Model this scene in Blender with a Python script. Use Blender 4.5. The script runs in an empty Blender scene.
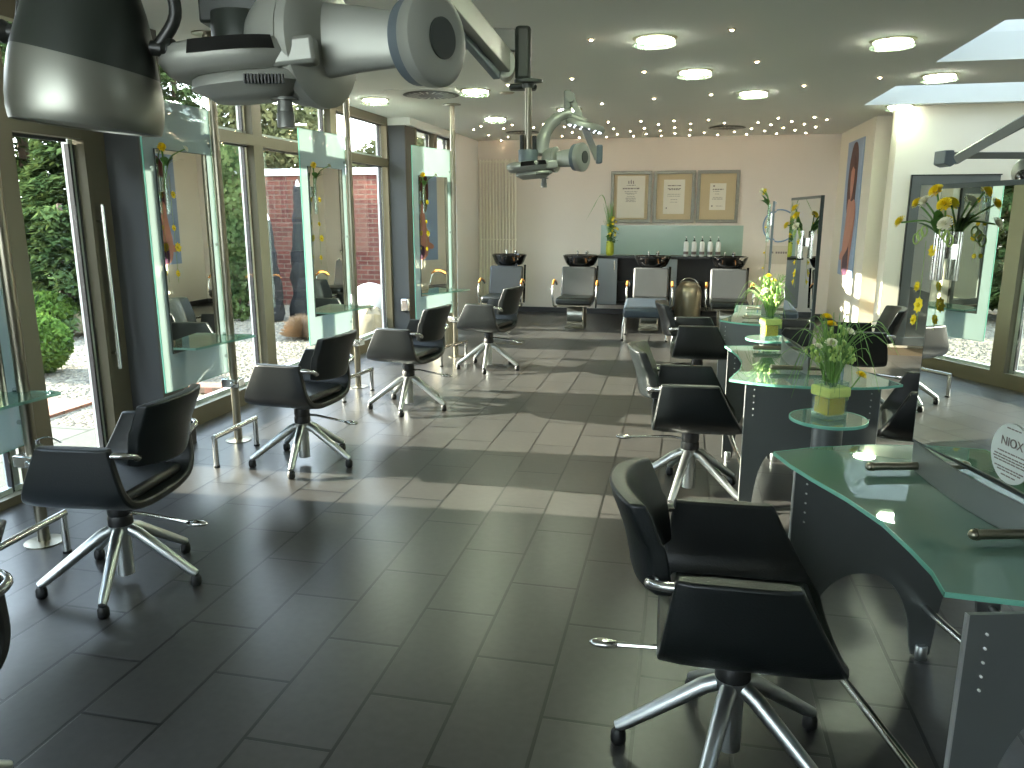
import bpy, math, random
from mathutils import Vector, Matrix
random.seed(7)
R = math.radians
PI = math.pi
COL = bpy.context.scene.collection
H = 1.61
FPX = 775.0
PITCH = math.atan(171 / FPX)
YAW = R(12.297)

# ------------------------------------------------------------------ helpers
class MB:
    def __init__(s): s.v = []; s.f = []; s.m = []; s.mi = 0
    def add(s, vs, fs, M=None):
        o = len(s.v)
        if M is not None: vs = [M @ Vector(p) for p in vs]
        s.v += [tuple(p) for p in vs]
        s.f += [tuple(i + o for i in f) for f in fs]
        s.m += [s.mi] * len(fs)
        return s
    def box(s, c, d, M=None, taper=1.0):
        x, y, z = d[0] / 2, d[1] / 2, d[2] / 2
        vs = [(sx * x * (taper if sz > 0 else 1), sy * y * (taper if sz > 0 else 1), sz * z) for sz in (-1, 1) for sx, sy in ((-1, -1), (1, -1), (1, 1), (-1, 1))]
        T = Matrix.Translation(c)
        if M is not None: T = T @ M
        return s.add(vs, [(3, 2, 1, 0), (4, 5, 6, 7), (0, 1, 5, 4), (1, 2, 6, 5), (2, 3, 7, 6), (3, 0, 4, 7)], T)
    def bb(s, x0, x1, y0, y1, z0, z1):
        return s.box(((x0 + x1) / 2, (y0 + y1) / 2, (z0 + z1) / 2), (abs(x1 - x0), abs(y1 - y0), abs(z1 - z0)))
    def cyl(s, p0, p1, r0, r1=None, n=16, e=1.0):
        r1 = r0 if r1 is None else r1
        p0 = Vector(p0); p1 = Vector(p1); d = (p1 - p0)
        q = d.to_track_quat('Z', 'Y').to_matrix().to_4x4()
        vs = []
        for p, r in ((p0, r0), (p1, r1)):
            for k in range(n):
                a = 2 * PI * k / n
                vs.append(p + q @ Vector((r * math.cos(a), r * e * math.sin(a), 0)))
        fs = [(k, (k + 1) % n, n + (k + 1) % n, n + k) for k in range(n)]
        fs += [tuple(range(n - 1, -1, -1)), tuple(range(n, 2 * n))]
        return s.add(vs, fs)
    def tube(s, pts, r, n=10, closed=False):
        pts = [Vector(p) for p in pts]; N = len(pts)
        rs = r if isinstance(r, (list, tuple)) else [r] * N
        vs = []; up = None
        for i, p in enumerate(pts):
            if closed: t = (pts[(i + 1) % N] - pts[i - 1])
            else: t = (pts[min(i + 1, N - 1)] - pts[max(i - 1, 0)])
            t.normalize()
            if up is None:
                up = Vector((0, 0, 1)) if abs(t.z) < .9 else Vector((1, 0, 0))
            b = t.cross(up); b.normalize(); up = b.cross(t)
            for k in range(n):
                a = 2 * PI * k / n
                vs.append(p + rs[i] * (math.cos(a) * b + math.sin(a) * up))
        fs = []
        for i in range(N if closed else N - 1):
            j = (i + 1) % N
            for k in range(n):
                fs.append((i * n + (k + 1) % n, i * n + k, j * n + k, j * n + (k + 1) % n))
        if not closed:
            fs += [tuple(range(n)), tuple(range(N * n - 1, (N - 1) * n - 1, -1))]
        return s.add(vs, fs)
    def lathe(s, prof, c=(0, 0, 0), n=24, M=None, sx=1, sy=1):
        vs = []; fs = []
        for r, z in prof:
            for k in range(n):
                a = 2 * PI * k / n
                vs.append((r * sx * math.cos(a), r * sy * math.sin(a), z))
        for i in range(len(prof) - 1):
            for k in range(n):
                fs.append((i * n + k, i * n + (k + 1) % n, (i + 1) * n + (k + 1) % n, (i + 1) * n + k))
        if prof[0][0] > 1e-5: fs.append(tuple(range(n - 1, -1, -1)))
        if prof[-1][0] > 1e-5: fs.append(tuple(range((len(prof) - 1) * n, len(prof) * n)))
        T = Matrix.Translation(c)
        if M is not None: T = T @ M
        return s.add(vs, fs, T)
    def sph(s, c, r, n=16, m=10, M=None):
        r = (r, r, r) if not isinstance(r, (list, tuple)) else r
        prof = [(max(math.sin(PI * i / m), 1e-6), -math.cos(PI * i / m)) for i in range(m + 1)]
        T = Matrix.Translation(c)
        if M is not None: T = T @ M
        T = T @ Matrix.Diagonal((r[0], r[1], r[2], 1))
        vs = []; fs = []
        for rr, z in prof:
            for k in range(n):
                a = 2 * PI * k / n
                vs.append((rr * math.cos(a), rr * math.sin(a), z))
        for i in range(m):
            for k in range(n):
                fs.append((i * n + k, i * n + (k + 1) % n, (i + 1) * n + (k + 1) % n, (i + 1) * n + k))
        return s.add(vs, fs, T)
    def prism(s, poly, z0, z1, M=None):
        n = len(poly)
        a = sum(poly[i][0] * poly[(i + 1) % n][1] - poly[(i + 1) % n][0] * poly[i][1] for i in range(n))
        if a < 0: poly = poly[::-1]
        vs = [(x, y, z0) for x, y in poly] + [(x, y, z1) for x, y in poly]
        fs = [tuple(range(n - 1, -1, -1)), tuple(range(n, 2 * n))] + [(k, (k + 1) % n, n + (k + 1) % n, n + k) for k in range(n)]
        return s.add(vs, fs, M)
    def build(s, name, mat, parent=None, bevel=0, smooth=40, seg=2):
        me = bpy.data.meshes.new(name)
        me.from_pydata(s.v, [], s.f)
        mats = mat if isinstance(mat, (list, tuple)) else [mat]
        for m in mats: me.materials.append(m)
        if len(mats) > 1: me.polygons.foreach_set('material_index', s.m)
        if smooth:
            me.polygons.foreach_set('use_smooth', [True] * len(me.polygons))
            me.set_sharp_from_angle(angle=R(smooth))
        me.update()
        o = bpy.data.objects.new(name, me); COL.objects.link(o)
        if parent is not None: o.parent = parent
        if bevel:
            b = o.modifiers.new('bevel', 'BEVEL'); b.width = bevel; b.segments = seg; b.limit_method = 'ANGLE'; b.angle_limit = R(40)
        return o

def tag(o, label=None, cat=None, group=None, kind=None):
    if label: o['label'] = label
    if cat: o['category'] = cat
    if group: o['group'] = group
    if kind: o['kind'] = kind
    return o
def thing(name, label, cat, loc=(0, 0, 0), rz=0, group=None):
    o = bpy.data.objects.new(name, None); o.empty_display_size = .1; COL.objects.link(o)
    o.location = loc; o.rotation_euler = (0, 0, rz)
    return tag(o, label, cat, group)
def dup(root, loc=None, rz=None, label=None, group=None, scale=None, parent=None):
    c = root.copy(); COL.objects.link(c)
    if parent is not None: c.parent = parent
    if loc is not None: c.location = loc
    if rz is not None: c.rotation_euler = (0, 0, rz)
    if scale is not None: c.scale = (scale,) * 3
    if label: c['label'] = label
    if group: c['group'] = group
    for ch in root.children: dup(ch, parent=c)
    return c
def struct(mb, name, mat, bevel=0, smooth=0):
    return tag(mb.build(name, mat, None, bevel, smooth), kind='structure')
def smooth_pts(pts, k=6, closed=False):
    P = [Vector(p) for p in pts]; n = len(P); out = []
    rng = range(n) if closed else range(n - 1)
    for i in rng:
        p0 = P[(i - 1) % n] if closed or i > 0 else P[0]
        p1 = P[i]; p2 = P[(i + 1) % n]
        p3 = P[(i + 2) % n] if closed or i + 2 < n else P[-1]
        for j in range(k):
            t = j / k
            out.append(.5 * ((2 * p1) + (-p0 + p2) * t + (2 * p0 - 5 * p1 + 4 * p2 - p3) * t * t + (-p0 + 3 * p1 - 3 * p2 + p3) * t ** 3))
    if not closed: out.append(P[-1])
    return out

# ------------------------------------------------------------------ camera model (to place things at measured points)
cp_, sp_, cy_, sy_ = math.cos(PITCH), math.sin(PITCH), math.cos(YAW), math.sin(YAW)
FW = Vector((-sy_ * cp_, cy_ * cp_, -sp_)); RT = Vector((cy_, sy_, 0)); UP = Vector((-sy_ * sp_, cy_ * sp_, cp_))
def at(x, y, d):
    return Vector((0, 0, H)) + d * (FW + (x - 512) / FPX * RT + (384 - y) / FPX * UP)
def ground(x, y, z=0):
    v = FW + (x - 512) / FPX * RT + (384 - y) / FPX * UP
    return Vector((0, 0, H)) + v * ((z - H) / v.z)

cam = bpy.data.cameras.new('camera'); co = bpy.data.objects.new('camera', cam); COL.objects.link(co)
co.location = (0, 0, H); co.rotation_euler = (R(90) - PITCH, 0, YAW)
cam.sensor_width = 36; cam.lens = FPX / 1024 * 36; cam.clip_start = .05; cam.clip_end = 300
bpy.context.scene.camera = co

# ------------------------------------------------------------------ materials
def lin(c): return tuple(((x / 255) / 12.92 if x / 255 <= .04045 else ((x / 255 + .055) / 1.055) ** 2.4) for x in c) + (1,)
def nmat(name):
    m = bpy.data.materials.new(name); m.use_nodes = True
    nt = m.node_tree; nt.nodes.clear(); out = nt.nodes.new('ShaderNodeOutputMaterial')
    return m, nt, out
def mat(name, col, rough=.5, metal=0, noise=.06, nscale=8, bump=0, bscale=60, spec=.5, emit=None, estr=0, coat=0, trans=0, alpha=1):
    m, nt, out = nmat(name)
    b = nt.nodes.new('ShaderNodeBsdfPrincipled'); nt.links.new(b.outputs[0], out.inputs[0])
    c = lin(col)
    b.inputs['Roughness'].default_value = rough; b.inputs['Metallic'].default_value = metal
    b.inputs['Specular IOR Level'].default_value = spec; b.inputs['Coat Weight'].default_value = coat
    b.inputs['Transmission Weight'].default_value = trans
    tc = nt.nodes.new('ShaderNodeTexCoord')
    if noise:
        n = nt.nodes.new('ShaderNodeTexNoise'); n.inputs['Scale'].default_value = nscale; n.inputs['Detail'].default_value = 4
        nt.links.new(tc.outputs['Object'], n.inputs['Vector'])
        r = nt.nodes.new('ShaderNodeMixRGB'); r.blend_type = 'MIX'
        r.inputs[1].default_value = tuple(x * (1 - noise) for x in c[:3]) + (1,); r.inputs[2].default_value = tuple(min(x * (1 + noise), 1) for x in c[:3]) + (1,)
        nt.links.new(n.outputs['Fac'], r.inputs[0]); nt.links.new(r.outputs[0], b.inputs['Base Color'])
    else: b.inputs['Base Color'].default_value = c
    if bump:
        n2 = nt.nodes.new('ShaderNodeTexNoise'); n2.inputs['Scale'].default_value = bscale; n2.inputs['Detail'].default_value = 5
        nt.links.new(tc.outputs['Object'], n2.inputs['Vector'])
        bp = nt.nodes.new('ShaderNodeBump'); bp.inputs['Strength'].default_value = bump; bp.inputs['Distance'].default_value = .01
        nt.links.new(n2.outputs['Fac'], bp.inputs['Height']); nt.links.new(bp.outputs[0], b.inputs['Normal'])
    if emit:
        b.inputs['Emission Color'].default_value = lin(emit); b.inputs['Emission Strength'].default_value = estr
    return m
def glassmat(name, tint, opac, body, refl=1.0, rough=0.0, translucent=0.0):
    """see-through glass: tinted transparency + a diffuse body (frost) + fresnel reflection"""
    m, nt, out = nmat(name)
    N = nt.nodes.new; L = nt.links.new
    tr = N('ShaderNodeBsdfTransparent'); tr.inputs[0].default_value = lin(tint)
    df = N('ShaderNodeBsdfDiffuse'); df.inputs[0].default_value = lin(body)
    tl = N('ShaderNodeBsdfTranslucent'); tl.inputs[0].default_value = lin(body)
    m0 = N('ShaderNodeMixShader'); m0.inputs[0].default_value = translucent; L(df.outputs[0], m0.inputs[1]); L(tl.outputs[0], m0.inputs[2])
    m1 = N('ShaderNodeMixShader'); m1.inputs[0].default_value = opac; L(tr.outputs[0], m1.inputs[1]); L(m0.outputs[0], m1.inputs[2])
    gl = N('ShaderNodeBsdfGlossy'); gl.inputs['Roughness'].default_value = rough; gl.inputs[0].default_value = (.95, 1, .98, 1)
    lw = N('ShaderNodeLayerWeight'); lw.inputs[0].default_value = .5
    pw = N('ShaderNodeMath'); pw.operation = 'POWER'; pw.inputs[1].default_value = 5; L(lw.outputs['Facing'], pw.inputs[0])
    ma = N('ShaderNodeMath'); ma.operation = 'MULTIPLY_ADD'; ma.inputs[1].default_value = .95; ma.inputs[2].default_value = .05; L(pw.outputs[0], ma.inputs[0])
    mu = N('ShaderNodeMath'); mu.operation = 'MULTIPLY'; mu.inputs[1].default_value = refl; mu.use_clamp = True; L(ma.outputs[0], mu.inputs[0])
    m2 = N('ShaderNodeMixShader'); L(mu.outputs[0], m2.inputs[0]); L(m1.outputs[0], m2.inputs[1]); L(gl.outputs[0], m2.inputs[2])
    L(m2.outputs[0], out.inputs[0])
    return m

M = {}
M['chrome'] = mat('chrome', (200, 200, 196), .16, 1, .03)
M['steel'] = mat('brushed_steel', (140, 135, 120), .3, 1, .06, 30)
M['alu'] = mat('satin_aluminium', (190, 194, 192), .36, 1, .03)
M['leather'] = mat('black_leather', (14, 19, 19), .36, 0, .12, 20, .12, 180, .5)
M['leather_seam'] = mat('leather_piping', (44, 49, 51), .4, 0, .1)
M['grey_leather'] = mat('grey_leather', (66, 68, 70), .42, 0, .08, 10, .1, 150)
M['blue_leather'] = mat('blue_grey_leather', (50, 60, 70), .42, 0, .08, 10, .1, 150)
M['rubber'] = mat('black_rubber', (14, 15, 15), .5, 0, .1)
M['plastic'] = mat('dark_plastic', (34, 36, 33), .35, 0, .08)
M['frame'] = mat('window_frame', (108, 101, 82), .42, .35, .06, 6)
M['framelight'] = mat('casement_edge', (205, 210, 208), .35, .2, .04)
M['gasket'] = mat('window_gasket', (28, 28, 34), .5)
M['pillar'] = mat('pillar_paint', (66, 67, 68), .5, 0, .05, 3)
M['pillarside'] = mat('pillar_edge', (66, 62, 56), .5, 0, .05, 3)
M['wall'] = mat('beige_plaster', (226, 218, 208), .85, 0, .03, 2, .08, 220)
M['wallw'] = mat('white_plaster', (246, 246, 246), .85, 0, .02, 2, .08, 220)
M['wallr'] = mat('cream_plaster', (232, 226, 208), .85, 0, .03, 2, .08, 220)
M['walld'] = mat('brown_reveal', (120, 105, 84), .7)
M['ceil'] = mat('ceiling_paint', (228, 230, 224), .9, 0, .02, 1)
M['base'] = mat('dark_skirting', (52, 52, 54), .4)
M['mirror'] = mat('mirror_glass', (222, 226, 220), .0, 1, 0)
M['mirroredge'] = mat('mirror_edge', (78, 86, 86), .3, .5, .05)
M['sheet'] = mat('grey_sheet_metal', (112, 117, 116), .36, .5, .08, 5)
M['sheetedge'] = mat('pale_sheet_edge', (190, 192, 190), .35, .5)
M['white'] = mat('white_gloss', (235, 236, 232), .3)
M['cream'] = mat('cream_enamel', (236, 232, 216), .4)
M['black'] = mat('black_gloss', (10, 10, 11), .08, 0, .05, spec=.7)
M['blacktop'] = mat('black_worktop', (22, 22, 24), .3)
M['cab'] = mat('grey_cabinet', (140, 146, 150), .4, 0, .03)
M['cabin'] = mat('dark_cabinet_inside', (30, 30, 32), .5)
M['wood'] = mat('beech_wood', (206, 140, 66), .35, 0, .15, 30)
M['silver'] = mat('silver_plastic', (156, 158, 149), .42, .35, .04, 5)
M['silverdark'] = mat('silver_dark_plastic', (118, 120, 114), .42, .45, .05, 5)
M['bluegrey'] = mat('blue_grey_plastic', (104, 114, 120), .45, .2, .05)
M['housing'] = mat('dark_green_plastic', (48, 54, 48), .42, .1, .08, 5)
M['hoodtop'] = mat('hood_top_plastic', (42, 48, 42), .36, .2, .08, 5)
M['hoodband'] = mat('hood_silver_band', (140, 141, 132), .38, .8, .04, 4)
M['win'] = glassmat('window_glass', (246, 249, 247), .0, (255, 255, 255), .6)
M['frost'] = glassmat('frosted_glass', (232, 240, 238), .74, (178, 192, 190), .7, .02, .28)
M['clear_edge'] = glassmat('clear_green_glass', (195, 228, 216), .5, (164, 208, 196), .9, 0, .4)
M['top'] = glassmat('desk_glass', (165, 200, 185), .74, (120, 152, 140), 1.3, .015, .15)
M['edge'] = mat('glass_edge', (112, 178, 158), .25, 0, .05)
M['splash'] = mat('green_splashback', (160, 184, 172), .15, 0, .04)
M['vase'] = glassmat('vase_glass', (240, 248, 244), .06, (230, 240, 235), 1.2)
M['felt'] = mat('lime_felt', (190, 206, 116), .9, 0, .1, 40, .3, 200)
M['yellowbits'] = mat('yellow_granules', (252, 196, 14), .7, 0, .3, 160, .6, 200)
M['yellow'] = mat('yellow_petals', (240, 214, 24), .6, 0, .15, 60)
M['petalw'] = mat('white_petals', (238, 236, 214), .6, 0, .1, 60)
M['stem'] = mat('green_stem', (86, 128, 50), .6, 0, .2, 40)
M['leaf'] = mat('green_leaf', (70, 112, 42), .55, 0, .3, 30)
M['palegreen'] = mat('pale_green_buds', (160, 186, 100), .6, 0, .25, 60)
M['grass'] = mat('grass_blade', (120, 158, 88), .5, 0, .2, 30)
M['pot'] = mat('yellow_green_pot', (190, 196, 60), .5, 0, .3, 30)
M['lamp'] = mat('ceiling_lamp_disc', (255, 255, 240), .4, 0, 0, emit=(255, 252, 236), estr=55)
M['lampglass'] = glassmat('lamp_glass_ring', (240, 252, 240), .08, (220, 240, 215), .8, 0, .3)
M['led'] = mat('small_led', (240, 245, 255), .4, 0, 0, emit=(230, 240, 255), estr=4)
M['spot'] = mat('spot_bulb', (255, 220, 180), .4, 0, 0, emit=(255, 222, 180), estr=45)
M['spotring'] = mat('spot_ring', (170, 160, 140), .4, .5)
M['globe'] = mat('white_globe', (225, 226, 226), .35, 0, 0)
M['paper'] = mat('white_paper', (226, 222, 208), .7, 0, .02)
M['mount'] = mat('beige_mount', (196, 180, 146), .8, 0, .03)
M['ink'] = mat('grey_ink', (120, 112, 108), .7)
M['frameold'] = mat('aged_silver_frame', (128, 126, 116), .38, .6, .25, 25)
M['smoke'] = mat('smoked_metal', (150, 142, 122), .3, .7, .08, 6)
M['pbg'] = mat('poster_blue', (150, 172, 200), .5, 0, .12, 3)
M['phair'] = mat('poster_hair', (78, 34, 34), .5, 0, .3, 20)
M['pskin'] = mat('poster_skin', (196, 138, 118), .5, 0, .12, 8)
M['pdark'] = mat('poster_dark', (70, 40, 62), .5, 0, .2, 8)
M['sticker'] = mat('white_sticker', (206, 214, 210), .5, 0, .03)
M['ringblue'] = mat('blue_ring', (132, 160, 190), .4)
M['plate'] = mat('white_plate', (204, 196, 180), .6)
M['slate'] = mat('slate_stone', (15, 16, 15), .85, 0, .4, 6, 1.0, 14)
M['rock'] = mat('pale_rock', (118, 108, 86), .8, 0, .25, 6, .8, 12)
M['bark'] = mat('bark', (72, 56, 42), .9, 0, .3, 10, .8, 20)
M['cap'] = mat('white_coping', (190, 192, 192), .5)
M['straw'] = mat('dry_grass', (158, 132, 104), .8, 0, .2, 30)
M['wicker'] = mat('weathered_wood', (150, 146, 134), .7, 0, .15, 20)
def leafmat(name, a, b, tr=.25):
    m, nt, out = nmat(name); N = nt.nodes.new; L = nt.links.new
    tc = N('ShaderNodeTexCoord'); n = N('ShaderNodeTexNoise'); n.inputs['Scale'].default_value = 3.0; n.inputs['Detail'].default_value = 6
    L(tc.outputs['Object'], n.inputs[0])
    cr = N('ShaderNodeValToRGB'); cr.color_ramp.elements[0].position = .35; cr.color_ramp.elements[1].position = .65
    cr.color_ramp.elements[0].color = lin(a); cr.color_ramp.elements[1].color = lin(b); L(n.outputs['Fac'], cr.inputs[0])
    d = N('ShaderNodeBsdfDiffuse'); t = N('ShaderNodeBsdfTranslucent'); L(cr.outputs[0], d.inputs[0]); L(cr.outputs[0], t.inputs[0])
    mx = N('ShaderNodeMixShader'); mx.inputs[0].default_value = tr; L(d.outputs[0], mx.inputs[1]); L(t.outputs[0], mx.inputs[2]); L(mx.outputs[0], out.inputs[0])
    return m
M['conifer'] = leafmat('conifer_needles', (36, 52, 28), (78, 92, 52))
M['box'] = leafmat('boxwood_leaves', (72, 98, 42), (112, 136, 62))
M['ivy'] = leafmat('ivy_leaves', (44, 60, 34), (90, 104, 62))
M['shrub'] = leafmat('tall_shrub_leaves', (62, 68, 42), (108, 106, 70))

def brickmat(name, c1, c2, mortar, bw, rh, ms, swap, loc=(0, 0, 0), rough=.5, bump=.4, spec=.5, off=.5, noise=.0, nscale=40):
    m, nt, out = nmat(name); N = nt.nodes.new; L = nt.links.new
    b = N('ShaderNodeBsdfPrincipled'); L(b.outputs[0], out.inputs[0]); b.inputs['Roughness'].default_value = rough; b.inputs['Specular IOR Level'].default_value = spec
    tc = N('ShaderNodeTexCoord'); sx = N('ShaderNodeSeparateXYZ'); cx = N('ShaderNodeCombineXYZ'); L(tc.outputs['Object'], sx.inputs[0])
    a = {'x': 0, 'y': 1, 'z': 2}
    for i in range(2):
        ad = N('ShaderNodeMath'); ad.operation = 'ADD'; ad.inputs[1].default_value = loc[i]
        L(sx.outputs[a[swap[i]]], ad.inputs[0]); L(ad.outputs[0], cx.inputs[i])
    br = N('ShaderNodeTexBrick'); L(cx.outputs[0], br.inputs['Vector']); br.offset = off; br.squash = 1
    br.inputs['Scale'].default_value = 1; br.inputs['Brick Width'].default_value = bw; br.inputs['Row Height'].default_value = rh
    br.inputs['Mortar Size'].default_value = ms; br.inputs['Mortar Smooth'].default_value = .1; br.inputs['Bias'].default_value = 0
    br.inputs['Color1'].default_value = lin(c1); br.inputs['Color2'].default_value = lin(c2); br.inputs['Mortar'].default_value = lin(mortar)
    nz = N('ShaderNodeTexNoise'); nz.inputs['Scale'].default_value = nscale; nz.inputs['Detail'].default_value = 6; L(tc.outputs['Object'], nz.inputs[0])
    mr = N('ShaderNodeMapRange'); mr.inputs[1].default_value = .3; mr.inputs[2].default_value = .7; mr.inputs[3].default_value = 1 - noise; mr.inputs[4].default_value = 1 + noise
    L(nz.outputs['Fac'], mr.inputs[0])
    mm = N('ShaderNodeMixRGB'); mm.blend_type = 'MULTIPLY'; mm.inputs[0].default_value = 1; L(br.outputs['Color'], mm.inputs[1]); L(mr.outputs[0], mm.inputs[2])
    L(mm.outputs[0], b.inputs['Base Color'])
    iv = N('ShaderNodeMath'); iv.operation = 'SUBTRACT'; iv.inputs[0].default_value = 1; L(br.outputs['Fac'], iv.inputs[1])
    bp = N('ShaderNodeBump'); bp.inputs['Strength'].default_value = bump; bp.inputs['Distance'].default_value = .004; L(iv.outputs[0], bp.inputs['Height'])
    bp2 = N('ShaderNodeBump'); bp2.inputs['Strength'].default_value = .05; bp2.inputs['Distance'].default_value = .004; L(nz.outputs['Fac'], bp2.inputs['Height']); L(bp.outputs[0], bp2.inputs['Normal'])
    L(bp2.outputs[0], b.inputs['Normal'])
    return m
M['tile'] = brickmat('floor_tiles', (60, 59, 57), (52, 51, 50), (14, 14, 14), .6, .298, .007, 'yx', (-1.91, .98 + .298 * 40), .3, .5, .5, noise=.12, nscale=28)
M['brick'] = brickmat('red_brick', (100, 58, 48), (80, 44, 38), (96, 82, 70), .26, .083, .010, 'xz', (0, 0), .85, .6, .2, noise=.15, nscale=14)
M['paver'] = brickmat('paving_slabs', (92, 92, 84), (82, 84, 76), (56, 56, 48), .9, .5, .012, 'yx', (0, 0), .85, .5, .2, off=.4, noise=.12)
M['redpaver'] = brickmat('red_edging', (150, 108, 92), (134, 94, 80), (110, 92, 78), .2, .1, .01, 'yx', (0, 0), .85, .5, .2, noise=.1)
def gravelmat():
    m, nt, out = nmat('gravel'); N = nt.nodes.new; L = nt.links.new
    b = N('ShaderNodeBsdfPrincipled'); L(b.outputs[0], out.inputs[0]); b.inputs['Roughness'].default_value = .9
    tc = N('ShaderNodeTexCoord'); v = N('ShaderNodeTexVoronoi'); v.inputs['Scale'].default_value = 26; L(tc.outputs['Object'], v.inputs['Vector'])
    cr = N('ShaderNodeValToRGB'); e = cr.color_ramp.elements; e[0].color = lin((66, 59, 47)); e[1].color = lin((122, 115, 98)); e[0].position = .1; e[1].position = .9
    e2 = cr.color_ramp.elements.new(.45); e2.color = lin((98, 89, 72))
    sp = N('ShaderNodeSeparateColor'); L(v.outputs['Color'], sp.inputs[0]); L(sp.outputs[0], cr.inputs[0]); L(cr.outputs[0], b.inputs['Base Color'])
    bp = N('ShaderNodeBump'); bp.inputs['Strength'].default_value = .9; bp.inputs['Distance'].default_value = .03; bp.invert = True
    L(v.outputs['Distance'], bp.inputs['Height']); L(bp.outputs[0], b.inputs['Normal'])
    return m
M['gravel'] = gravelmat()
M['skypane'] = glassmat('roof_light_sheet', (200, 205, 205), .6, (200, 205, 205), .6, .05, .6)
M['pebble'] = mat('pebbles', (108, 101, 86), .85, 0, .3, 40)

# ================================================================== THE ROOM
ZC = 2.75
XW = -3.65
m = MB(); m.add([(-3.75, -2.6, 0), (5.1, -2.6, 0), (5.1, 12.8, 0), (-3.75, 12.8, 0)], [(0, 1, 2, 3)])
m.add([(-3.75, -2.6, -.12), (5.1, -2.6, -.12), (5.1, 12.8, -.12), (-3.75, 12.8, -.12)], [(3, 2, 1, 0)])
m.add([(-3.75, -2.6, -.12), (-3.75, 12.8, -.12), (-3.75, 12.8, 0), (-3.75, -2.6, 0)], [(0, 3, 2, 1)])
struct(m, 'floor', M['tile'])
# ceiling with roof-light shafts
SX0, SX1 = 1.84, 4.4
holes = [(.45, 1.85), (3.0, 4.4), (5.57, 6.94), (8.12, 9.45)]
m = MB()
m.bb(-3.95, SX0, -2.6, 12.8, ZC, ZC + .2); m.bb(SX1, 5.1, -2.6, 12.8, ZC, ZC + .2)
ys = [-2.6] + [y for h in holes for y in h] + [12.8]
for i in range(0, len(ys), 2): m.bb(SX0, SX1, ys[i], ys[i + 1], ZC, ZC + .2)
struct(m, 'ceiling', M['ceil'])
for i, (a, b) in enumerate(holes):
    m = MB(); z0, z1 = ZC + .2, ZC + .75
    m.bb(SX0 - .1, SX0, a - .1, b + .1, z0, z1); m.bb(SX1, SX1 + .1, a - .1, b + .1, z0, z1)
    m.bb(SX0, SX1, a - .1, a, z0, z1); m.bb(SX0, SX1, b, b + .1, z0, z1)
    struct(m, 'trim_%d' % (i + 1), M['white'])
    m = MB(); m.bb(SX0 - .1, SX1 + .1, a - .1, b + .1, z1, z1 + .02); struct(m, 'window_%d' % (11 + i), M['skypane'] if 'skypane' in M else M['frost'])

YBK = 12.68
m = MB(); m.bb(-3.7, 2.6, YBK, YBK + .2, 0, ZC); struct(m, 'wall_back', M['wall'])
m = MB(); m.bb(-3.33, 2.2, YBK - .015, YBK, 0, .085); struct(m, 'baseboard_back', M['base'])
# right-hand wall with the poster, recess, then the wall that faces the camera
m = MB(); m.bb(2.2, 2.45, 10.5, YBK, 0, ZC); struct(m, 'wall_right_far', M['wallr'])
m = MB(); m.bb(2.185, 2.2, 10.5, YBK - .015, 0, .085); struct(m, 'baseboard_right', M['base'])
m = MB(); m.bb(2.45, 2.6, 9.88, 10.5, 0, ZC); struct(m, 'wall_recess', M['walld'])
m = MB(); m.bb(2.24, 5.1, 9.6, 9.88, 0, ZC); struct(m, 'wall_right', M['wallr'])
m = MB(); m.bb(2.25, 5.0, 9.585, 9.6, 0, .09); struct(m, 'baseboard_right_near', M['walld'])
m = MB(); m.bb(5.0, 5.1, -2.6, 9.6, 0, ZC); struct(m, 'wall_side', M['wallr'])
m = MB(); m.bb(-3.75, 5.1, -2.7, -2.6, 0, 1.3); m.bb(-3.75, 5.1, -2.7, -2.6, 2.65, ZC); m.bb(-3.75, -3.3, -2.7, -2.6, 1.3, 2.65); m.bb(-.02, 5.1, -2.7, -2.6, 1.3, 2.65)
struct(m, 'wall_front', M['wallr'])
m = MB()
for x in (-3.3, -1.68, -.06): m.bb(x, x + .04, -2.68, -2.62, 1.3, 2.65)
w_ = struct(m, 'window_20', M['frame']); m = MB(); m.bb(-3.3, -.02, -2.655, -2.645, 1.3, 2.65); m.build('pane', M['win'], w_, smooth=0)  # unseen window behind the camera, added to light the near dryers
# left side: white wall return near the back, two pillars, glazing between
m = MB(); m.bb(-3.75, -3.33, 11.4, YBK, 0, ZC); struct(m, 'wall_left', M['wallw'])
m = MB(); m.bb(-3.78, -3.37, 4.45, 4.72, 0, ZC); m.mi = 1; m.bb(-3.37, -3.36, 4.45, 4.72, 0, ZC)
o = m.build('wall_pillar_near', [M['pillar'], M['pillarside']], smooth=0); tag(o, kind='structure')
m = MB(); m.bb(-3.38, -3.345, 4.43, 4.735, 0, .12); m.bb(-3.6, -3.38, 4.43, 4.45, 0, .12); struct(m, 'baseboard_pillar', M['base'])
m = MB(); m.bb(-3.75, -3.405, 9.42, 9.78, 0, 2.66); m.mi = 1; m.bb(-3.405, -3.395, 9.42, 9.78, 0, 2.66)
o = m.build('wall_pillar_far', [M['pillar'], M['pillarside']], smooth=0); tag(o, kind='structure')
m = MB(); m.bb(-3.75, -3.33, 9.42, 11.4, 2.66, ZC); struct(m, 'trim_9', M['ceil'])

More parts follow.
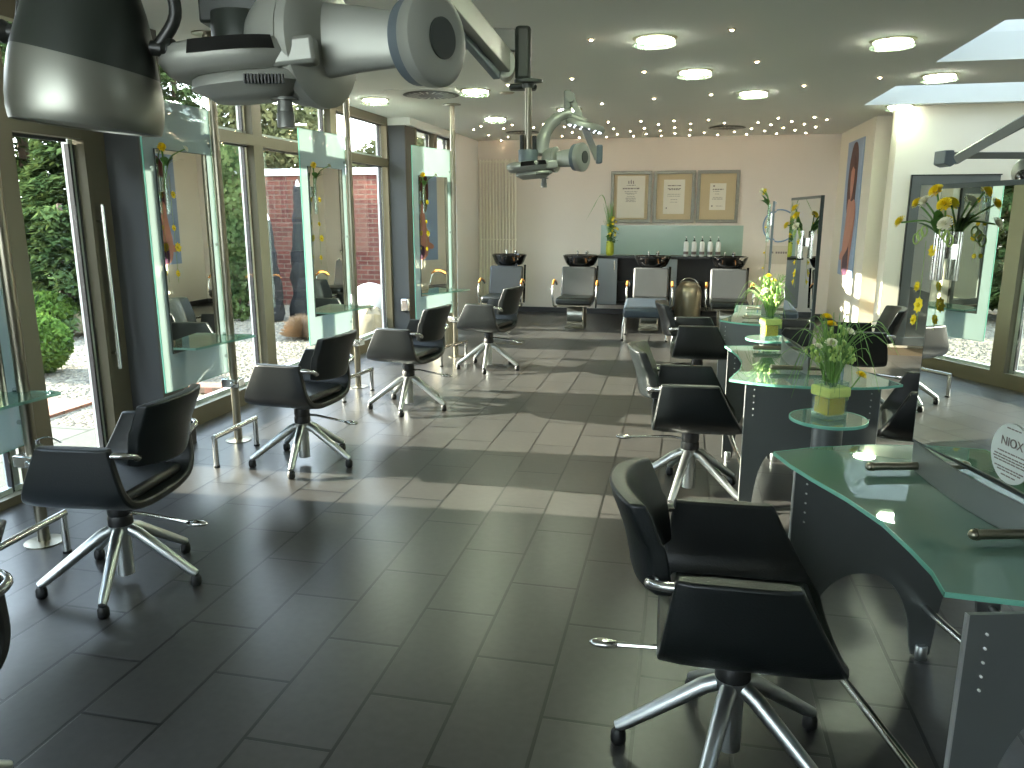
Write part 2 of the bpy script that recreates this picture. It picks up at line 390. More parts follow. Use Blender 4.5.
def glazing(idx, x, y0, y1, divs, z_tr=2.17, zb=.14, door=None, ztop=2.66, tr_h=.09, upper=True):
    """window band from y0 to y1 with mullions at divs"""
    fr = MB(); th = .07
    def bar(ya, yb, za, zb_, t=th): fr.bb(x - t / 2, x + t / 2, ya, yb, za, zb_)
    bar(y0, y1, 0, zb, .066); bar(y0, y1, ztop, ZC, .066)
    bar(y0, y1, z_tr, z_tr + tr_h, .066)
    ed = [y0] + list(divs) + [y1]
    for k, y in enumerate(ed):
        w = .075 if 0 < k < len(ed) - 1 else .05
        bar(max(y0, y - w), min(y1, y + w), zb, z_tr); bar(max(y0, y - w), min(y1, y + w), z_tr + tr_h, ztop)
    w = struct(fr, 'window_%d' % idx, M['frame'])
    # casement sashes: pale outer edges with dark gaskets, on the far side of each pane
    cs = MB(); gk = MB()
    for k in range(len(ed) - 1):
        a, b = ed[k] + .06, ed[k + 1] - .06
        for (za, zb_) in ((zb, z_tr), (z_tr + tr_h, ztop)):
            cs.bb(x - .085, x - .045, b - .055, b, za, zb_); gk.bb(x - .06, x - .03, b - .07, b - .055, za, zb_)
            gk.bb(x - .06, x - .03, a, a + .012, za, zb_); gk.bb(x - .06, x - .03, a, b, zb_ - .012, zb_); cs.bb(x - .085, x - .03, a, b, za, za + .03)
    cs.build('sash_edge', M['framelight'], w, smooth=0); gk.build('gasket', M['gasket'], w, smooth=0)
    g = MB()
    for k in range(len(ed) - 1):
        a, b = ed[k] + .05, ed[k + 1] - .05
        g.bb(x - .012, x - .004, a, b, zb - .01, z_tr + .01); g.bb(x - .012, x - .004, a, b, z_tr + tr_h - .01, ztop + .01)
    g.build('pane', M['win'], w, smooth=0)
    return w
glazing(1, XW, -2.6, 3.62, [-.9, .65, 2.2], z_tr=2.05, zb=.05, tr_h=.22)
glazing(2, XW, 4.72, 9.42, [6.33, 7.87])
glazing(3, -3.42, 9.78, 11.4, [10.6])
# garden door in the near glazing
m = MB()
m.bb(XW - .04, XW + .04, 3.63, 3.745, 0, ZC); m.bb(XW - .04, XW + .04, 4.27, 4.45, 0, ZC); m.bb(XW - .038, XW + .038, 3.745, 4.27, 2.05, 2.3); m.bb(XW - .038, XW + .038, 3.745, 4.27, 2.64, ZC)
m.bb(XW - .038, XW + .038, 3.745, 4.27, 0, .06)
d = struct(m, 'door_1', M['frame'])
m = MB(); m.bb(XW - .012, XW - .004, 3.74, 4.28, .05, 2.06); m.bb(XW - .012, XW - .004, 3.74, 4.28, 2.29, 2.65); m.build('pane', M['win'], d, smooth=0)
m = MB(); m.bb(XW - .09, XW - .042, 4.235, 4.265, .06, 2.05); m.bb(XW - .09, XW - .042, 3.75, 4.27, .05, .085); m.build('sash_edge', M['framelight'], d, smooth=0)
m = MB(); m.bb(XW - .06, XW - .03, 4.22, 4.235, .06, 2.02); m.bb(XW - .06, XW - .03, 4.265, 4.275, .06, 2.02); m.bb(XW - .06, XW - .039, 3.75, 4.22, 2.03, 2.05); m.build('gasket', M['gasket'], d, smooth=0)
m = MB(); m.tube([(XW + .09, 4.31, .62), (XW + .09, 4.31, 1.66)], .014); m.cyl((XW + .03, 4.31, .72), (XW + .09, 4.31, .72), .008); m.cyl((XW + .03, 4.31, 1.56), (XW + .09, 4.31, 1.56), .008)
m.build('door_handle', M['chrome'], d)

# ================================================================== OUTSIDE
G0 = -.06
m = MB(); m.add([(-40, -15, G0 - .02), (-3.69, -15, G0 - .02), (-3.69, 45, G0 - .02), (-40, 45, G0 - .02)], [(0, 1, 2, 3)]); struct(m, 'ground', M['gravel'])
m = MB(); m.bb(-5.15, -3.7, 1.2, 5.1, G0 - .04, G0); struct(m, 'ground_paving', M['paver'])
m = MB(); m.bb(-5.75, -5.15, 1.2, 5.9, G0 - .04, G0 + .005); m.bb(-3.95, -3.7, -2, 4.7, G0 - .03, G0 + .01); struct(m, 'ground_paving_edge', M['redpaver'])
m = MB(); m.box((-4.42, 6.5, G0 + .02), (.42, .2, .07)); o = m.build('paving_brick', M['redpaver'], bevel=.01); tag(o, 'red brick lying in the gravel below the first hanging mirror panel', 'brick')
# garden brick wall, square to the view
bw = at(318, 305, 13.2)
ang = R(-3)
m = MB(); m.bb(-3.2, 3.4, 0, .24, -.02, 2.33); o = m.build('wall_garden', M['brick'], smooth=0); tag(o, kind='structure')
WB = ground(318, 305, G0); o.location = (WB.x, WB.y, G0); o.rotation_euler = (0, 0, ang)
m = MB(); m.bb(-3.25, 3.45, -.04, .28, 2.33, 2.45); cpo = m.build('coping', M['cap'], o, smooth=0)

def foliage(name, centers, n, size, matk, seed, shape='ball', trunk=None, aspect=1.0):
    rnd = random.Random(seed); mb = MB()
    for _ in range(n):
        c, r = centers[rnd.randrange(len(centers))]
        while True:
            p = Vector((rnd.uniform(-1, 1), rnd.uniform(-1, 1), rnd.uniform(-1, 1)))
            if p.length <= 1: break
        p = p.normalized() * (p.length ** .4)
        q = Vector((c[0] + p.x * r[0], c[1] + p.y * r[1], c[2] + p.z * r[2]))
        s = size * rnd.uniform(.6, 1.4)
        a = Vector((rnd.gauss(0, 1), rnd.gauss(0, 1), rnd.gauss(0, .7))).normalized(); b = a.cross(Vector((rnd.gauss(0, 1), rnd.gauss(0, 1), rnd.gauss(0, 1)))).normalized()
        k = s * .5 * aspect
        mb.add([q - a * s, q - b * k, q + a * s, q + b * k], [(0, 1, 2, 3)])
    return mb
def conifer(label, loc, h, r, seed, n=9000, ns=1.0):
    t = thing('conifer_tree', label, 'tree', loc)
    rnd = random.Random(seed)
    mb = MB(); mb.cyl((0, 0, 0), (0, 0, h * .95), .16, .03, 10); mb.build('trunk', M['bark'], t)
    mb = MB()
    lv = int(h / .28)
    for i in range(lv):
        z = .35 + i * (h - .4) / lv; rr = r * (1 - z / h) ** .75 + .15
        nb = 9
        for b in range(nb):
            a0 = rnd.uniform(0, 2 * PI); L = rr * rnd.uniform(.75, 1.15)
            per = int(n / (lv * nb))
            for k in range(per):
                u = rnd.random() ** .6; w = rnd.gauss(0, .11 + .1 * (1 - u)); 
                px = L * u; pz = z + .12 * math.sin(u * 2.4) - .28 * u * u * L + rnd.gauss(0, .04)
                ca, sa = math.cos(a0), math.sin(a0)
                q = Vector((ca * px - sa * w, sa * px + ca * w, max(pz, .08)))
                s = rnd.uniform(.05, .12) * ns
                d = Vector((ca + rnd.gauss(0, .5), sa + rnd.gauss(0, .5), -.25 + rnd.gauss(0, .3))).normalized()
                e = d.cross(Vector((rnd.gauss(0, .3), rnd.gauss(0, .3), 1))).normalized() * s * .28
                mb.add([q - d * s * .5, q + e, q + d * s, q - e], [(0, 1, 2, 3)])
    mb.build('needles', M['conifer'], t, smooth=0)
    return t
conifer('tallest dark green conifer, filling the upper view through the garden door', (-14.6, 15.4, G0), 9.4, 4.3, 3, 60000, 2.0)
conifer('mid-sized conifer in front of the tallest one, seen through the garden door', (-10.9, 12.6, G0), 3.6, 1.9, 6, 20000, 1.6)
conifer('low spreading conifer behind the clipped bushes by the garden door', (-8.9, 9.9, G0), 1.9, 1.5, 7, 14000, 1.3)
conifer('tall conifer rising behind the ivy near the brick wall', (-12.8, 18.5, G0), 7.4, 2.6, 8, 18000, 1.8)
def bush(label, loc, rs, n, size, mk, seed, name='clipped_bush', cat='bush'):
    t = thing(name, label, cat, loc)
    mb = foliage('leaves', [((0, 0, rs[2] * .9), rs)], n, size, mk, seed); mb.build('leaves', M[mk], t, smooth=0)
    mb = MB(); mb.cyl((0, 0, 0), (0, 0, rs[2]), .03, .015, 8); mb.build('stem', M['bark'], t)
    return t
p = ground(38, 372, G0); bush('bright green clipped bush nearest to the garden door', (p.x - .05, p.y, G0), (.40, .40, .33), 5200, .035, 'box', 11)
p = ground(55, 335, G0); bush('green clipped bush behind the nearer one, at the foot of the conifer', (p.x - .1, p.y, G0), (.42, .4, .32), 5200, .035, 'box', 12)
t = thing('shade_hedge', 'added hedge out of view, shading the near floor from the sun', 'hedge', (-8.6, -1.6, G0))  # unseen hedge, added to keep the sun off the near floor
mb = MB(); rnd = random.Random(61)
for _ in range(34000):
    q = Vector((rnd.uniform(-.6, .6), rnd.uniform(-5.4, 5.0), rnd.uniform(0, 4.3))); k = rnd.randrange(3)
    if k == 0: q.x = rnd.choice((-.6, .6)) + rnd.gauss(0, .04)
    elif k == 1: q.z = 4.3 + rnd.gauss(0, .05)
    s_ = rnd.uniform(.06, .11); a_ = Vector((rnd.gauss(0, 1), rnd.gauss(0, 1), rnd.gauss(0, 1))).normalized(); b_ = a_.cross(Vector((.2, .4, 1))).normalized()
    mb.add([q - a_ * s_, q - b_ * s_ * .6, q + a_ * s_, q + b_ * s_ * .6], [(0, 1, 2, 3)])
mb.build('leaves', M['conifer'], t, smooth=0)
mb = MB(); mb.bb(-.45, .45, -5.3, 4.9, 0, 4.15); mb.build('hedge_core', M['bark'], t, smooth=0)
# ivy-covered corner
p = ground(230, 318, G0)
t = thing('ivy_plant', 'ivy covering the left end of the brick garden wall', 'ivy', (p.x - .25, p.y, G0), R(20))
mb = MB(); rnd = random.Random(21)
for _ in range(15000):
    x = rnd.uniform(-.85, .55) + rnd.gauss(0, .05); z = rnd.uniform(0, 2.75); w = .42 * (1 - .3 * z / 2.75) + .1 * math.sin(z * 5 + x * 3)
    y = rnd.uniform(-w, w); s = rnd.uniform(.03, .055)
    if x > .3 and rnd.random() < .5: continue
    a = Vector((rnd.gauss(0, 1), rnd.gauss(0, .5), rnd.gauss(0, 1))).normalized(); b = a.cross(Vector((0, 1, .3))).normalized()
    q = Vector((x, y, z)); mb.add([q - a * s, q - b * s * .8, q + a * s, q + b * s * .8], [(0, 1, 2, 3)])
mb.build('leaves', M['ivy'], t, smooth=0)
mb = MB()
for k in range(6): mb.tube([(-.7 + k * .22, 0, 0), (-.65 + k * .2, .05, 1), (-.72 + k * .23, 0, 2.4)], .02, 6)
mb.build('stem', M['bark'], t)
# shrubs and trees beyond the wall
bk = [(-4.4, 4.2, 1.9, 2.2), (-2.0, 4.8, 2.0, 2.6), (.6, 4.4, 1.9, 2.3), (3.0, 5.0, 2.0, 2.4), (5.2, 6, 2.0, 2.5)]
lab = ['olive shrub over the wall above the ivy', 'olive tree over the wall left of the second mirror panel', 'olive tree over the wall behind the second mirror panel', 'olive tree over the wall right of the second mirror panel', 'olive tree over the wall beside the grey pillar']
for i, (dx, dy, r, zc) in enumerate(bk):
    q = WB + Vector((math.cos(YAW) * dx - math.sin(YAW) * dy, math.sin(YAW) * dx + math.cos(YAW) * dy, 0))
    t = thing('garden_tree', lab[i], 'tree', (q.x, q.y, G0), 0, 'trees beyond the garden wall')
    cs = [((random.uniform(-1.1, 1.1), random.uniform(-.5, .5), zc - .3 + random.uniform(-.6, 1.3)), (r * .55, r * .5, r * .5)) for _ in range(5)]
    foliage('crown', cs, 16000, .085, 'shrub', 40 + i).build('crown', M['shrub'], t, smooth=0)
    mb = MB(); mb.cyl((0, 0, 0), (0, 0, zc), .09, .05, 8); mb.build('trunk', M['bark'], t)
# slate columns
def slate(label, p, h, w, seed, cap=True):
    rnd = random.Random(seed); mb = MB(); n = 9; vs = []; fs = []; L = 16
    for i in range(L + 1):
        t_ = i / L; r = w * (1 - .72 * t_ ** 1.3)
        for k in range(n):
            a = 2 * PI * k / n + .1 * i; rr = r * rnd.uniform(.78, 1.12)
            vs.append((rr * math.cos(a), rr * .75 * math.sin(a), h * t_ + (rnd.uniform(-.03, .03) if 0 < i else 0)))
    for i in range(L):
        for k in range(n): fs.append((i * n + k, i * n + (k + 1) % n, (i + 1) * n + (k + 1) % n, (i + 1) * n + k))
    fs.append(tuple(range(L * n, (L + 1) * n))); fs.append(tuple(range(n - 1, -1, -1)))
    mb.add(vs, fs)
    t = thing('slate_column', label, 'stone', (p.x, p.y, G0)); mb.build('stone', M['slate'], t, smooth=25)
    mb = MB(); mb.lathe([(.001, -.02), (.035, 0), (.028, .05), (.012, .09), (.001, .1)], (0, 0, h), 10); mb.build('spout', M['white'], t)
slate('shorter dark slate column standing in the gravel, left of the taller one', ground(274, 320, G0), 1.56, .2, 31)
slate('taller dark slate column standing in front of the brick wall', ground(305, 318, G0), 2.08, .24, 32)
p = ground(303, 337, G0); mb = MB(); rnd = random.Random(9)
for _ in range(1500):
    a = rnd.uniform(0, 2 * PI); e = rnd.uniform(.1, 1.5); L = rnd.uniform(.16, .28)
    d = Vector((math.cos(a) * math.cos(e), math.sin(a) * math.cos(e), math.sin(e))); s = d.cross(Vector((0, 0, 1))).normalized() * .004
    mid = d * L * .6 + Vector((0, 0, .03)); tip = d * L
    mb.add([-s, s, mid + s, tip, mid - s], [(0, 1, 2, 3, 4)])
o = mb.build('dry_grass_tuft', M['straw'], smooth=0); o.location = (p.x, p.y, G0); o.scale = (1.25,) * 3; tag(o, 'round tuft of dry straw-coloured grass in the gravel', 'grass tuft')
gl = ground(372, 334, G0)
t = thing('globe_light', 'white globe garden light standing on the gravel behind the glass', 'lamp', (gl.x, gl.y, G0))
mb = MB(); mb.sph((0, 0, .42), .3, 28, 18); mb.build('globe', M['globe'], t); mb = MB(); mb.lathe([(.13, 0), (.13, .12), (.1, .16)], n=20); mb.build('base', M['frame'], t)
def boulder(label, p, r, seed, mk='rock'):
    rnd = random.Random(seed); mb = MB(); mb.sph((0, 0, r[2] * .55), r, 12, 8)
    mb.v = [(x * rnd.uniform(.88, 1.12), y * rnd.uniform(.88, 1.12), max(z * rnd.uniform(.9, 1.1), 0)) for x, y, z in mb.v]
    # keep seam verts together is unnecessary for a rough stone
    o = mb.build('boulder', M[mk], smooth=30); o.location = (p.x, p.y, G0); tag(o, label, 'stone')
boulder('pale boulder beneath the white globe light', ground(372, 342, G0), (.3, .26, .3), 51)
boulder('round pinkish stone at the foot of the conifer', ground(77, 334, G0), (.2, .2, .22), 53)
# slatted garden bench end by the conifer
p = ground(72, 322, G0)
t = thing('garden_chair', 'weathered slatted garden chair beside the conifer', 'chair', (p.x, p.y, G0), .5)
mb = MB()
for k in range(5): mb.box((0, -.22 + k * .11, .45), (.5, .08, .02))
mb.build('seat', M['wicker'], t); mb = MB()
for k in range(5): mb.box((0, .26 + k * .02, .55 + k * .09), (.5, .02, .06))
mb.build('backrest', M['wicker'], t)
for sx in (-1, 1):
    for sy in (-1, 1):
        mb = MB(); mb.cyl((sx * .24, sy * .2, 0), (sx * .2, -sy * .16, .45), .014, n=6); mb.build('leg', M['wicker'], t)
# loose pebbles
mb = MB(); rnd = random.Random(77)
for _ in range(7000):
    x = -3.9 - rnd.random() ** 1.3 * 5; y = rnd.uniform(4.4, 13)
    if x > -5.75 and y < 5.9: continue
    s = rnd.uniform(.012, .03); a = rnd.uniform(0, PI); c, q = math.cos(a) * s, math.sin(a) * s
    z = G0 - .02
    mb.add([(x + c, y + q, z), (x - q, y + c, z), (x - c, y - q, z), (x + q, y - c, z), (x, y, z + s * .7)], [(0, 1, 4), (1, 2, 4), (2, 3, 4), (3, 0, 4)])
o = mb.build('pebbles', M['pebble'], smooth=0); tag(o, 'pale pebbles scattered over the gravel bed outside', 'pebbles', kind='stuff')

# ================================================================== STYLING CHAIRS (front is +Y)
def make_chair(label, group):
    t = thing('styling_chair', label, 'chair', group=group)
    # shell: a U-shaped upholstered sheet, arms narrower at the top than at the bottom
    sec = smooth_pts([(-.285, 0, .71), (-.278, 0, .60), (-.262, 0, .51), (-.215, 0, .455), (-.12, 0, .43), (0, 0, .425), (.12, 0, .43), (.215, 0, .455), (.262, 0, .51), (.278, 0, .60), (.285, 0, .71)], 4)
    mb = MB(); nv = 9; nu = len(sec); th = .026
    vs = []; fs = []
    for side in (1, -1):
        for i, p in enumerate(sec):
            q0 = sec[max(i - 1, 0)]; q1 = sec[min(i + 1, nu - 1)]; d = (q1 - q0); nrm = Vector((-d.z, 0, d.x)).normalized()
            f = min(max((p.z - .452) / .258, 0), 1)
            yr = -.225 + .04 * f; yf = .265 - .145 * f ** .9
            for j in range(nv):
                y = yr + (yf - yr) * j / (nv - 1)
                edge = 1 - .35 * (abs(2 * j / (nv - 1) - 1) ** 6)
                vs.append((p.x + side * nrm.x * th * edge, y, p.z + side * nrm.z * th * edge))
    o2 = nu * nv
    for i in range(nu - 1):
        for j in range(nv - 1):
            a, b, c, d = i * nv + j, (i + 1) * nv + j, (i + 1) * nv + j + 1, i * nv + j + 1
            fs.append((a, b, c, d)); fs.append((o2 + a, o2 + d, o2 + c, o2 + b))
    for i in range(nu - 1):
        for j in (0, nv - 1):
            a, b = i * nv + j, (i + 1) * nv + j
            fs.append((a, o2 + a, o2 + b, b) if j == 0 else (b, o2 + b, o2 + a, a))
    for j in range(nv - 1):
        for i in (0, nu - 1):
            a, b = i * nv + j, i * nv + j + 1
            fs.append((b, o2 + b, o2 + a, a) if i == 0 else (a, o2 + a, o2 + b, b))
    mb.add(vs, fs); mb.build('shell', M['leather'], t, bevel=.008, smooth=50)
    # seat cushion inside the shell
    mb = MB(); mb.box((0, .02, .475), (.42, .42, .05)); mb.build('seat', M['leather'], t, bevel=.02, smooth=50)
    # curved backrest
    mb = MB(); vs = []; fs = []; nu, nv = 15, 9
    for side in (0, 1):
        for i in range(nu):
            u = i / (nu - 1) * 2 - 1
            for j in range(nv):
                v = j / (nv - 1)
                hw = .19 + .02 * v
                x = u * hw
                y = -.275 - .08 * v + .065 * u * u + .015 * math.sin(v * PI)
                e = (1 - max(abs(u) ** 8, abs(2 * v - 1) ** 8))
                tk = .032 * (.75 + .25 * e)
                z = .595 + .285 * v - .012 * u * u * (1 if v > .5 else -1)
                vs.append((x, y + (tk if side else -tk), z))
    o2 = nu * nv
    for i in range(nu - 1):
        for j in range(nv - 1):
            a, b, c, d = i * nv + j, (i + 1) * nv + j, (i + 1) * nv + j + 1, i * nv + j + 1
            fs.append((a, b, c, d)); fs.append((o2 + a, o2 + d, o2 + c, o2 + b))
    for i in range(nu - 1):
        a, b = i * nv, (i + 1) * nv; fs.append((a, o2 + a, o2 + b, b))
        a, b = i * nv + nv - 1, (i + 1) * nv + nv - 1; fs.append((b, o2 + b, o2 + a, a))
    for j in range(nv - 1):
        a, b = j, j + 1; fs.append((b, o2 + b, o2 + a, a))
        a, b = (nu - 1) * nv + j, (nu - 1) * nv + j + 1; fs.append((a, o2 + a, o2 + b, b))
    mb.add(vs, fs); mb.build('backrest', M['leather'], t, bevel=.008, smooth=60)
    for s in (-1, 1):
        mb = MB(); mb.tube(smooth_pts([(s * .278, -.15, .68), (s * .278, -.205, .68), (s * .25, -.25, .672), (s * .196, -.245, .655)], 4), .0135, 10); mb.sph((s * .196, -.24, .652), .019, 10, 8)
        mb.build('back_bracket', M['chrome'], t)
    mb = MB(); mb.lathe([(.05, .27), (.052, .28), (.052, .31), (.047, .32), (.05, .33), (.05, .36), (.046, .37), (.048, .43)], n=24); mb.build('column_sleeve', M['rubber'], t)
    mb = MB(); mb.lathe([(.036, .04), (.036, .24), (.05, .245), (.053, .275)], n=24); mb.build('column', M['alu'], t)
    for k in range(5):
        a = 2 * PI * k / 5 + .93
        c, s_ = math.cos(a), math.sin(a)
        mb = MB()
        mb.tube([(c * .035, s_ * .035, .255), (c * .08, s_ * .08, .235), (c * .31, s_ * .31, .072), (c * .335, s_ * .335, .058)], [.026, .026, .02, .016], 10)
        lg = mb.build('leg', M['alu'], t)
        mb = MB(); mb.lathe([(.001, .002), (.019, .003), (.024, .012), (.023, .04), (.016, .052)], (c * .328, s_ * .328, 0), 12); mb.build('foot', M['rubber'], lg)
    mb = MB(); mb.tube([(0, -.03, .33), (-.02, -.12, .335), (-.04, -.34, .315)], .008, 8); mb.sph((-.045, -.38, .313), (.022, .05, .014), 14, 8)
    mb.build('pump_lever', M['chrome'], t)
    return t
C0 = make_chair('black styling chair nearest on the left, facing the garden door', 'styling chairs along the window row')
def face(dx, dy): return math.atan2(-dx, dy)          # rotation that turns +Y to (dx, dy)
chairs_left = [
    (C0, -2.365, 2.76, face(-.99, -.1), None),
    (1, -2.38, 4.49, face(-.99, .08), 'black styling chair, second from the garden door, in front of the brick garden wall view'),
    (1, -2.21, 6.05, face(-.975, .16), 'black styling chair, third from the garden door, in front of the far grey pillar'),
    (1, -1.96, 7.84, face(-.965, .2), 'black styling chair farthest away in the window row, near the washing chairs'),
    (1, -1.90, 1.26, face(-.99, -.1), 'black styling chair cut off by the left edge of the picture'),
]
lever = {1: 1}
for c, x, y, rz, lab in chairs_left:
    if c is C0: C0.location = (x, y, 0); C0.rotation_euler = (0, 0, rz)
    else: dup(C0, (x, y, 0), rz, lab)
chairs_desk = [
    (.20, 2.14, face(.995, .02), 'black styling chair in the foreground at the nearest glass desk'),
    (.09, 4.44, face(.99, .04), 'black styling chair on the aisle side of the middle glass desk'),
    (.16, 6.74, face(.99, .06), 'black styling chair on the aisle side of the farthest glass desk'),
    (1.60, 2.64, face(-.95, -.1), 'black styling chair behind the nearest desk, only a foot showing'),
    (1.36, 4.5, face(-.95, .2), 'black styling chair on the far side of the middle glass desk'),
    (1.38, 6.68, face(-.995, .02), 'black styling chair on the far side of the farthest desk'),
]
for x, y, rz, lab in chairs_desk: dup(C0, (x, y, 0), rz, lab, group='styling chairs around the glass desks')

# ================================================================== HANGING MIRROR STATIONS on the window side
# local frame: post at the origin, +x towards the room, panel runs towards -y
def make_station(label):
    t = thing('mirror_station', label, 'mirror station', group='mirror stations on steel posts along the windows')
    mb = MB(); mb.cyl((0, 0, .004), (0, 0, 2.742), .028, n=20); mb.build('post', M['steel'], t)
    mb = MB(); mb.lathe([(.09, 0), (.09, .006), (.03, .012)], n=24); mb.build('base_plate', M['steel'], t)
    mb = MB(); mb.lathe([(.03, 2.735), (.095, 2.742), (.095, 2.75)], n=24); mb.build('ceiling_flange', M['steel'], t)
    mb = MB(); mb.bb(-.062, -.052, -.67, .02, .50, 2.28); fp = mb.build('frosted_panel', M['frost'], t, smooth=0)
    mb = MB()
    for y0, y1, z0, z1 in ((-.673, -.669, .50, 2.28), (.019, .023, .50, 2.28), (-.67, .02, .497, .50), (-.67, .02, 2.28, 2.283)): mb.bb(-.062, -.052, y0, y1, z0, z1)
    mb.build('glass_edge', M['edge'], fp, smooth=0)
    mb = MB(); mb.bb(-.05, -.042, -.58, -.05, .735, 1.99); mi = mb.build('mirror', M['mirroredge'], t, smooth=0)
    mb = MB(); mb.add([(-.0415, -.575, .74), (-.0415, -.055, .74), (-.0415, -.055, 1.985), (-.0415, -.575, 1.985)], [(0, 1, 2, 3)]); mb.build('mirror_face', M['mirror'], mi, smooth=0)
    out = [(-.05, -.58), (-.05, .0), (.12, .03), (.19, .01), (.17, -.12), (.14, -.3), (.13, -.45), (.11, -.57)]
    mb = MB(); mb.prism(out, .762, .776); sh = mb.build('glass_shelf', M['clear_edge'], t, smooth=0)
    for z in (.62, .78, 1.4, 2.05):
        mb = MB(); mb.cyl((-.06, 0, z), (0, 0, z), .012, n=8); mb.build('panel_clamp', M['chrome'], t)
    mb = MB(); mb.bb(-.075, .06, -.045, .045, .40, .46); mb.cyl((.03, -.05, .43), (.03, -.075, .43), .018); mb.build('dryer_bracket', M['chrome'], t, bevel=.006)
    return t
ST = [((-3.06, 3.04), R(4)), ((-3.09, 4.86), 0), ((-2.95, 6.70), -R(7)), ((-2.5, 8.44), -R(17))]
labs = ['frosted mirror panel on a steel post at the left edge, before the garden door',
        'frosted mirror panel on a steel post beside the near grey pillar',
        'frosted mirror panel on a steel post, before the brick garden wall',
        'frosted mirror panel on a steel post beyond the far grey pillar']
S0 = make_station(labs[0])
for i, ((x, y), rz) in enumerate(ST):
    if i == 0: S0.location = (x, y, 0); S0.rotation_euler = (0, 0, rz)
    else: dup(S0, (x, y, 0), rz, labs[i])
def loc2(st, lx, ly, z=0):
    (x, y), rz = st; c, s = math.cos(rz), math.sin(rz)
    return (x + c * lx - s * ly, y + s * lx + c * ly, z)
# footrests: separate U-shaped bars standing on the floor
t = thing('foot_rest', 'chrome U-shaped foot bar on the floor in front of the leftmost mirror panel', 'foot rest', group='chrome foot bars on the floor below the mirror panels')
mb = MB(); q = .017
mb.cyl((0, -.26, .2), (0, .26, .2), q); mb.build('bar', M['chrome'], t)
for s in (-1, 1):
    mb = MB(); mb.cyl((0, s * .245, .008), (0, s * .245, .2), q); lg = mb.build('leg', M['chrome'], t)
    mb = MB(); mb.cyl((0, s * .245, 0), (0, s * .245, .012), .02); mb.build('foot_cap', M['rubber'], lg)
FR = t
fl = ['chrome U-shaped foot bar below the mirror panel beside the near grey pillar', 'chrome U-shaped foot bar below the mirror panel before the brick garden wall', 'chrome U-shaped foot bar below the farthest mirror panel']
for i, st in enumerate(ST):
    l = loc2(st, .2, -.34); 
    if i == 0: t.location = l; t.rotation_euler = (0, 0, st[1])
    else: dup(FR, l, st[1], fl[i - 1])

# ---- flowers helpers
def flower(mb, p, d, r, mi_head, style='daisy'):
    """petal head at p pointing along d"""
    d = Vector(d).normalized(); q = d.to_track_quat('Z', 'Y').to_matrix().to_4x4(); T = Matrix.Translation(p) @ q
    keep = mb.mi; mb.mi = mi_head
    if style == 'pom':
        for k in range(60):
            a = 2 * PI * k * .618; e = 1.45 * (k / 60) ** .8
            dd = Vector((math.cos(a) * math.sin(e), math.sin(a) * math.sin(e), math.cos(e) * .8)); s = Vector((-math.sin(a), math.cos(a), 0)) * r * .16
            b0 = dd * r * .25; tip = dd * r
            mb.add([b0 - s * .5, b0 + s * .5, tip + s, tip * 1.06, tip - s], [(0, 1, 2, 3, 4)], T)
        mb.sph((0, 0, 0), r * .4, 8, 6, T) if False else None
    else:
        n = 8
        for k in range(n):
            a = 2 * PI * k / n; c, s = math.cos(a), math.sin(a); w = r * .36
            pts = [(c * .15 * r, s * .15 * r, 0), (c * .6 * r - s * w, s * .6 * r + c * w, .02 * r), (c * r, s * r, .08 * r), (c * .6 * r + s * w, s * .6 * r - c * w, .02 * r)]
            mb.add(pts, [(0, 3, 2, 1)], T)
    mb.mi = keep
def leafblade(mb, p, d, L, w, droop=.3, n=6, cup=.0):
    d = Vector(d).normalized(); side = d.cross(Vector((0, 0, 1)));
    if side.length < 1e-3: side = Vector((1, 0, 0))
    side.normalize(); vs = []; fs = []
    for i in range(n + 1):
        u = i / n; q = Vector(p) + d * L * u + Vector((0, 0, -droop * L * u * u)); ww = w * math.sin(PI * min(max(u, .08), .97)) ** .7
        vs += [q - side * ww, q + side * ww]
    for i in range(n): fs.append((2 * i, 2 * i + 1, 2 * i + 3, 2 * i + 2))
    mb.add(vs, fs)
def blade_path(mb, pts, w):
    pts = smooth_pts(pts, 5); vs = []; fs = []; n = len(pts)
    for i, p in enumerate(pts):
        t_ = (pts[min(i + 1, n - 1)] - pts[max(i - 1, 0)]).normalized(); s = t_.cross(Vector((.3, .8, .2))).normalized() * w * (1 - i / n * .8)
        vs += [p - s, p + s]
    for i in range(n - 1): fs.append((2 * i, 2 * i + 1, 2 * i + 3, 2 * i + 2))
    mb.add(vs, fs)

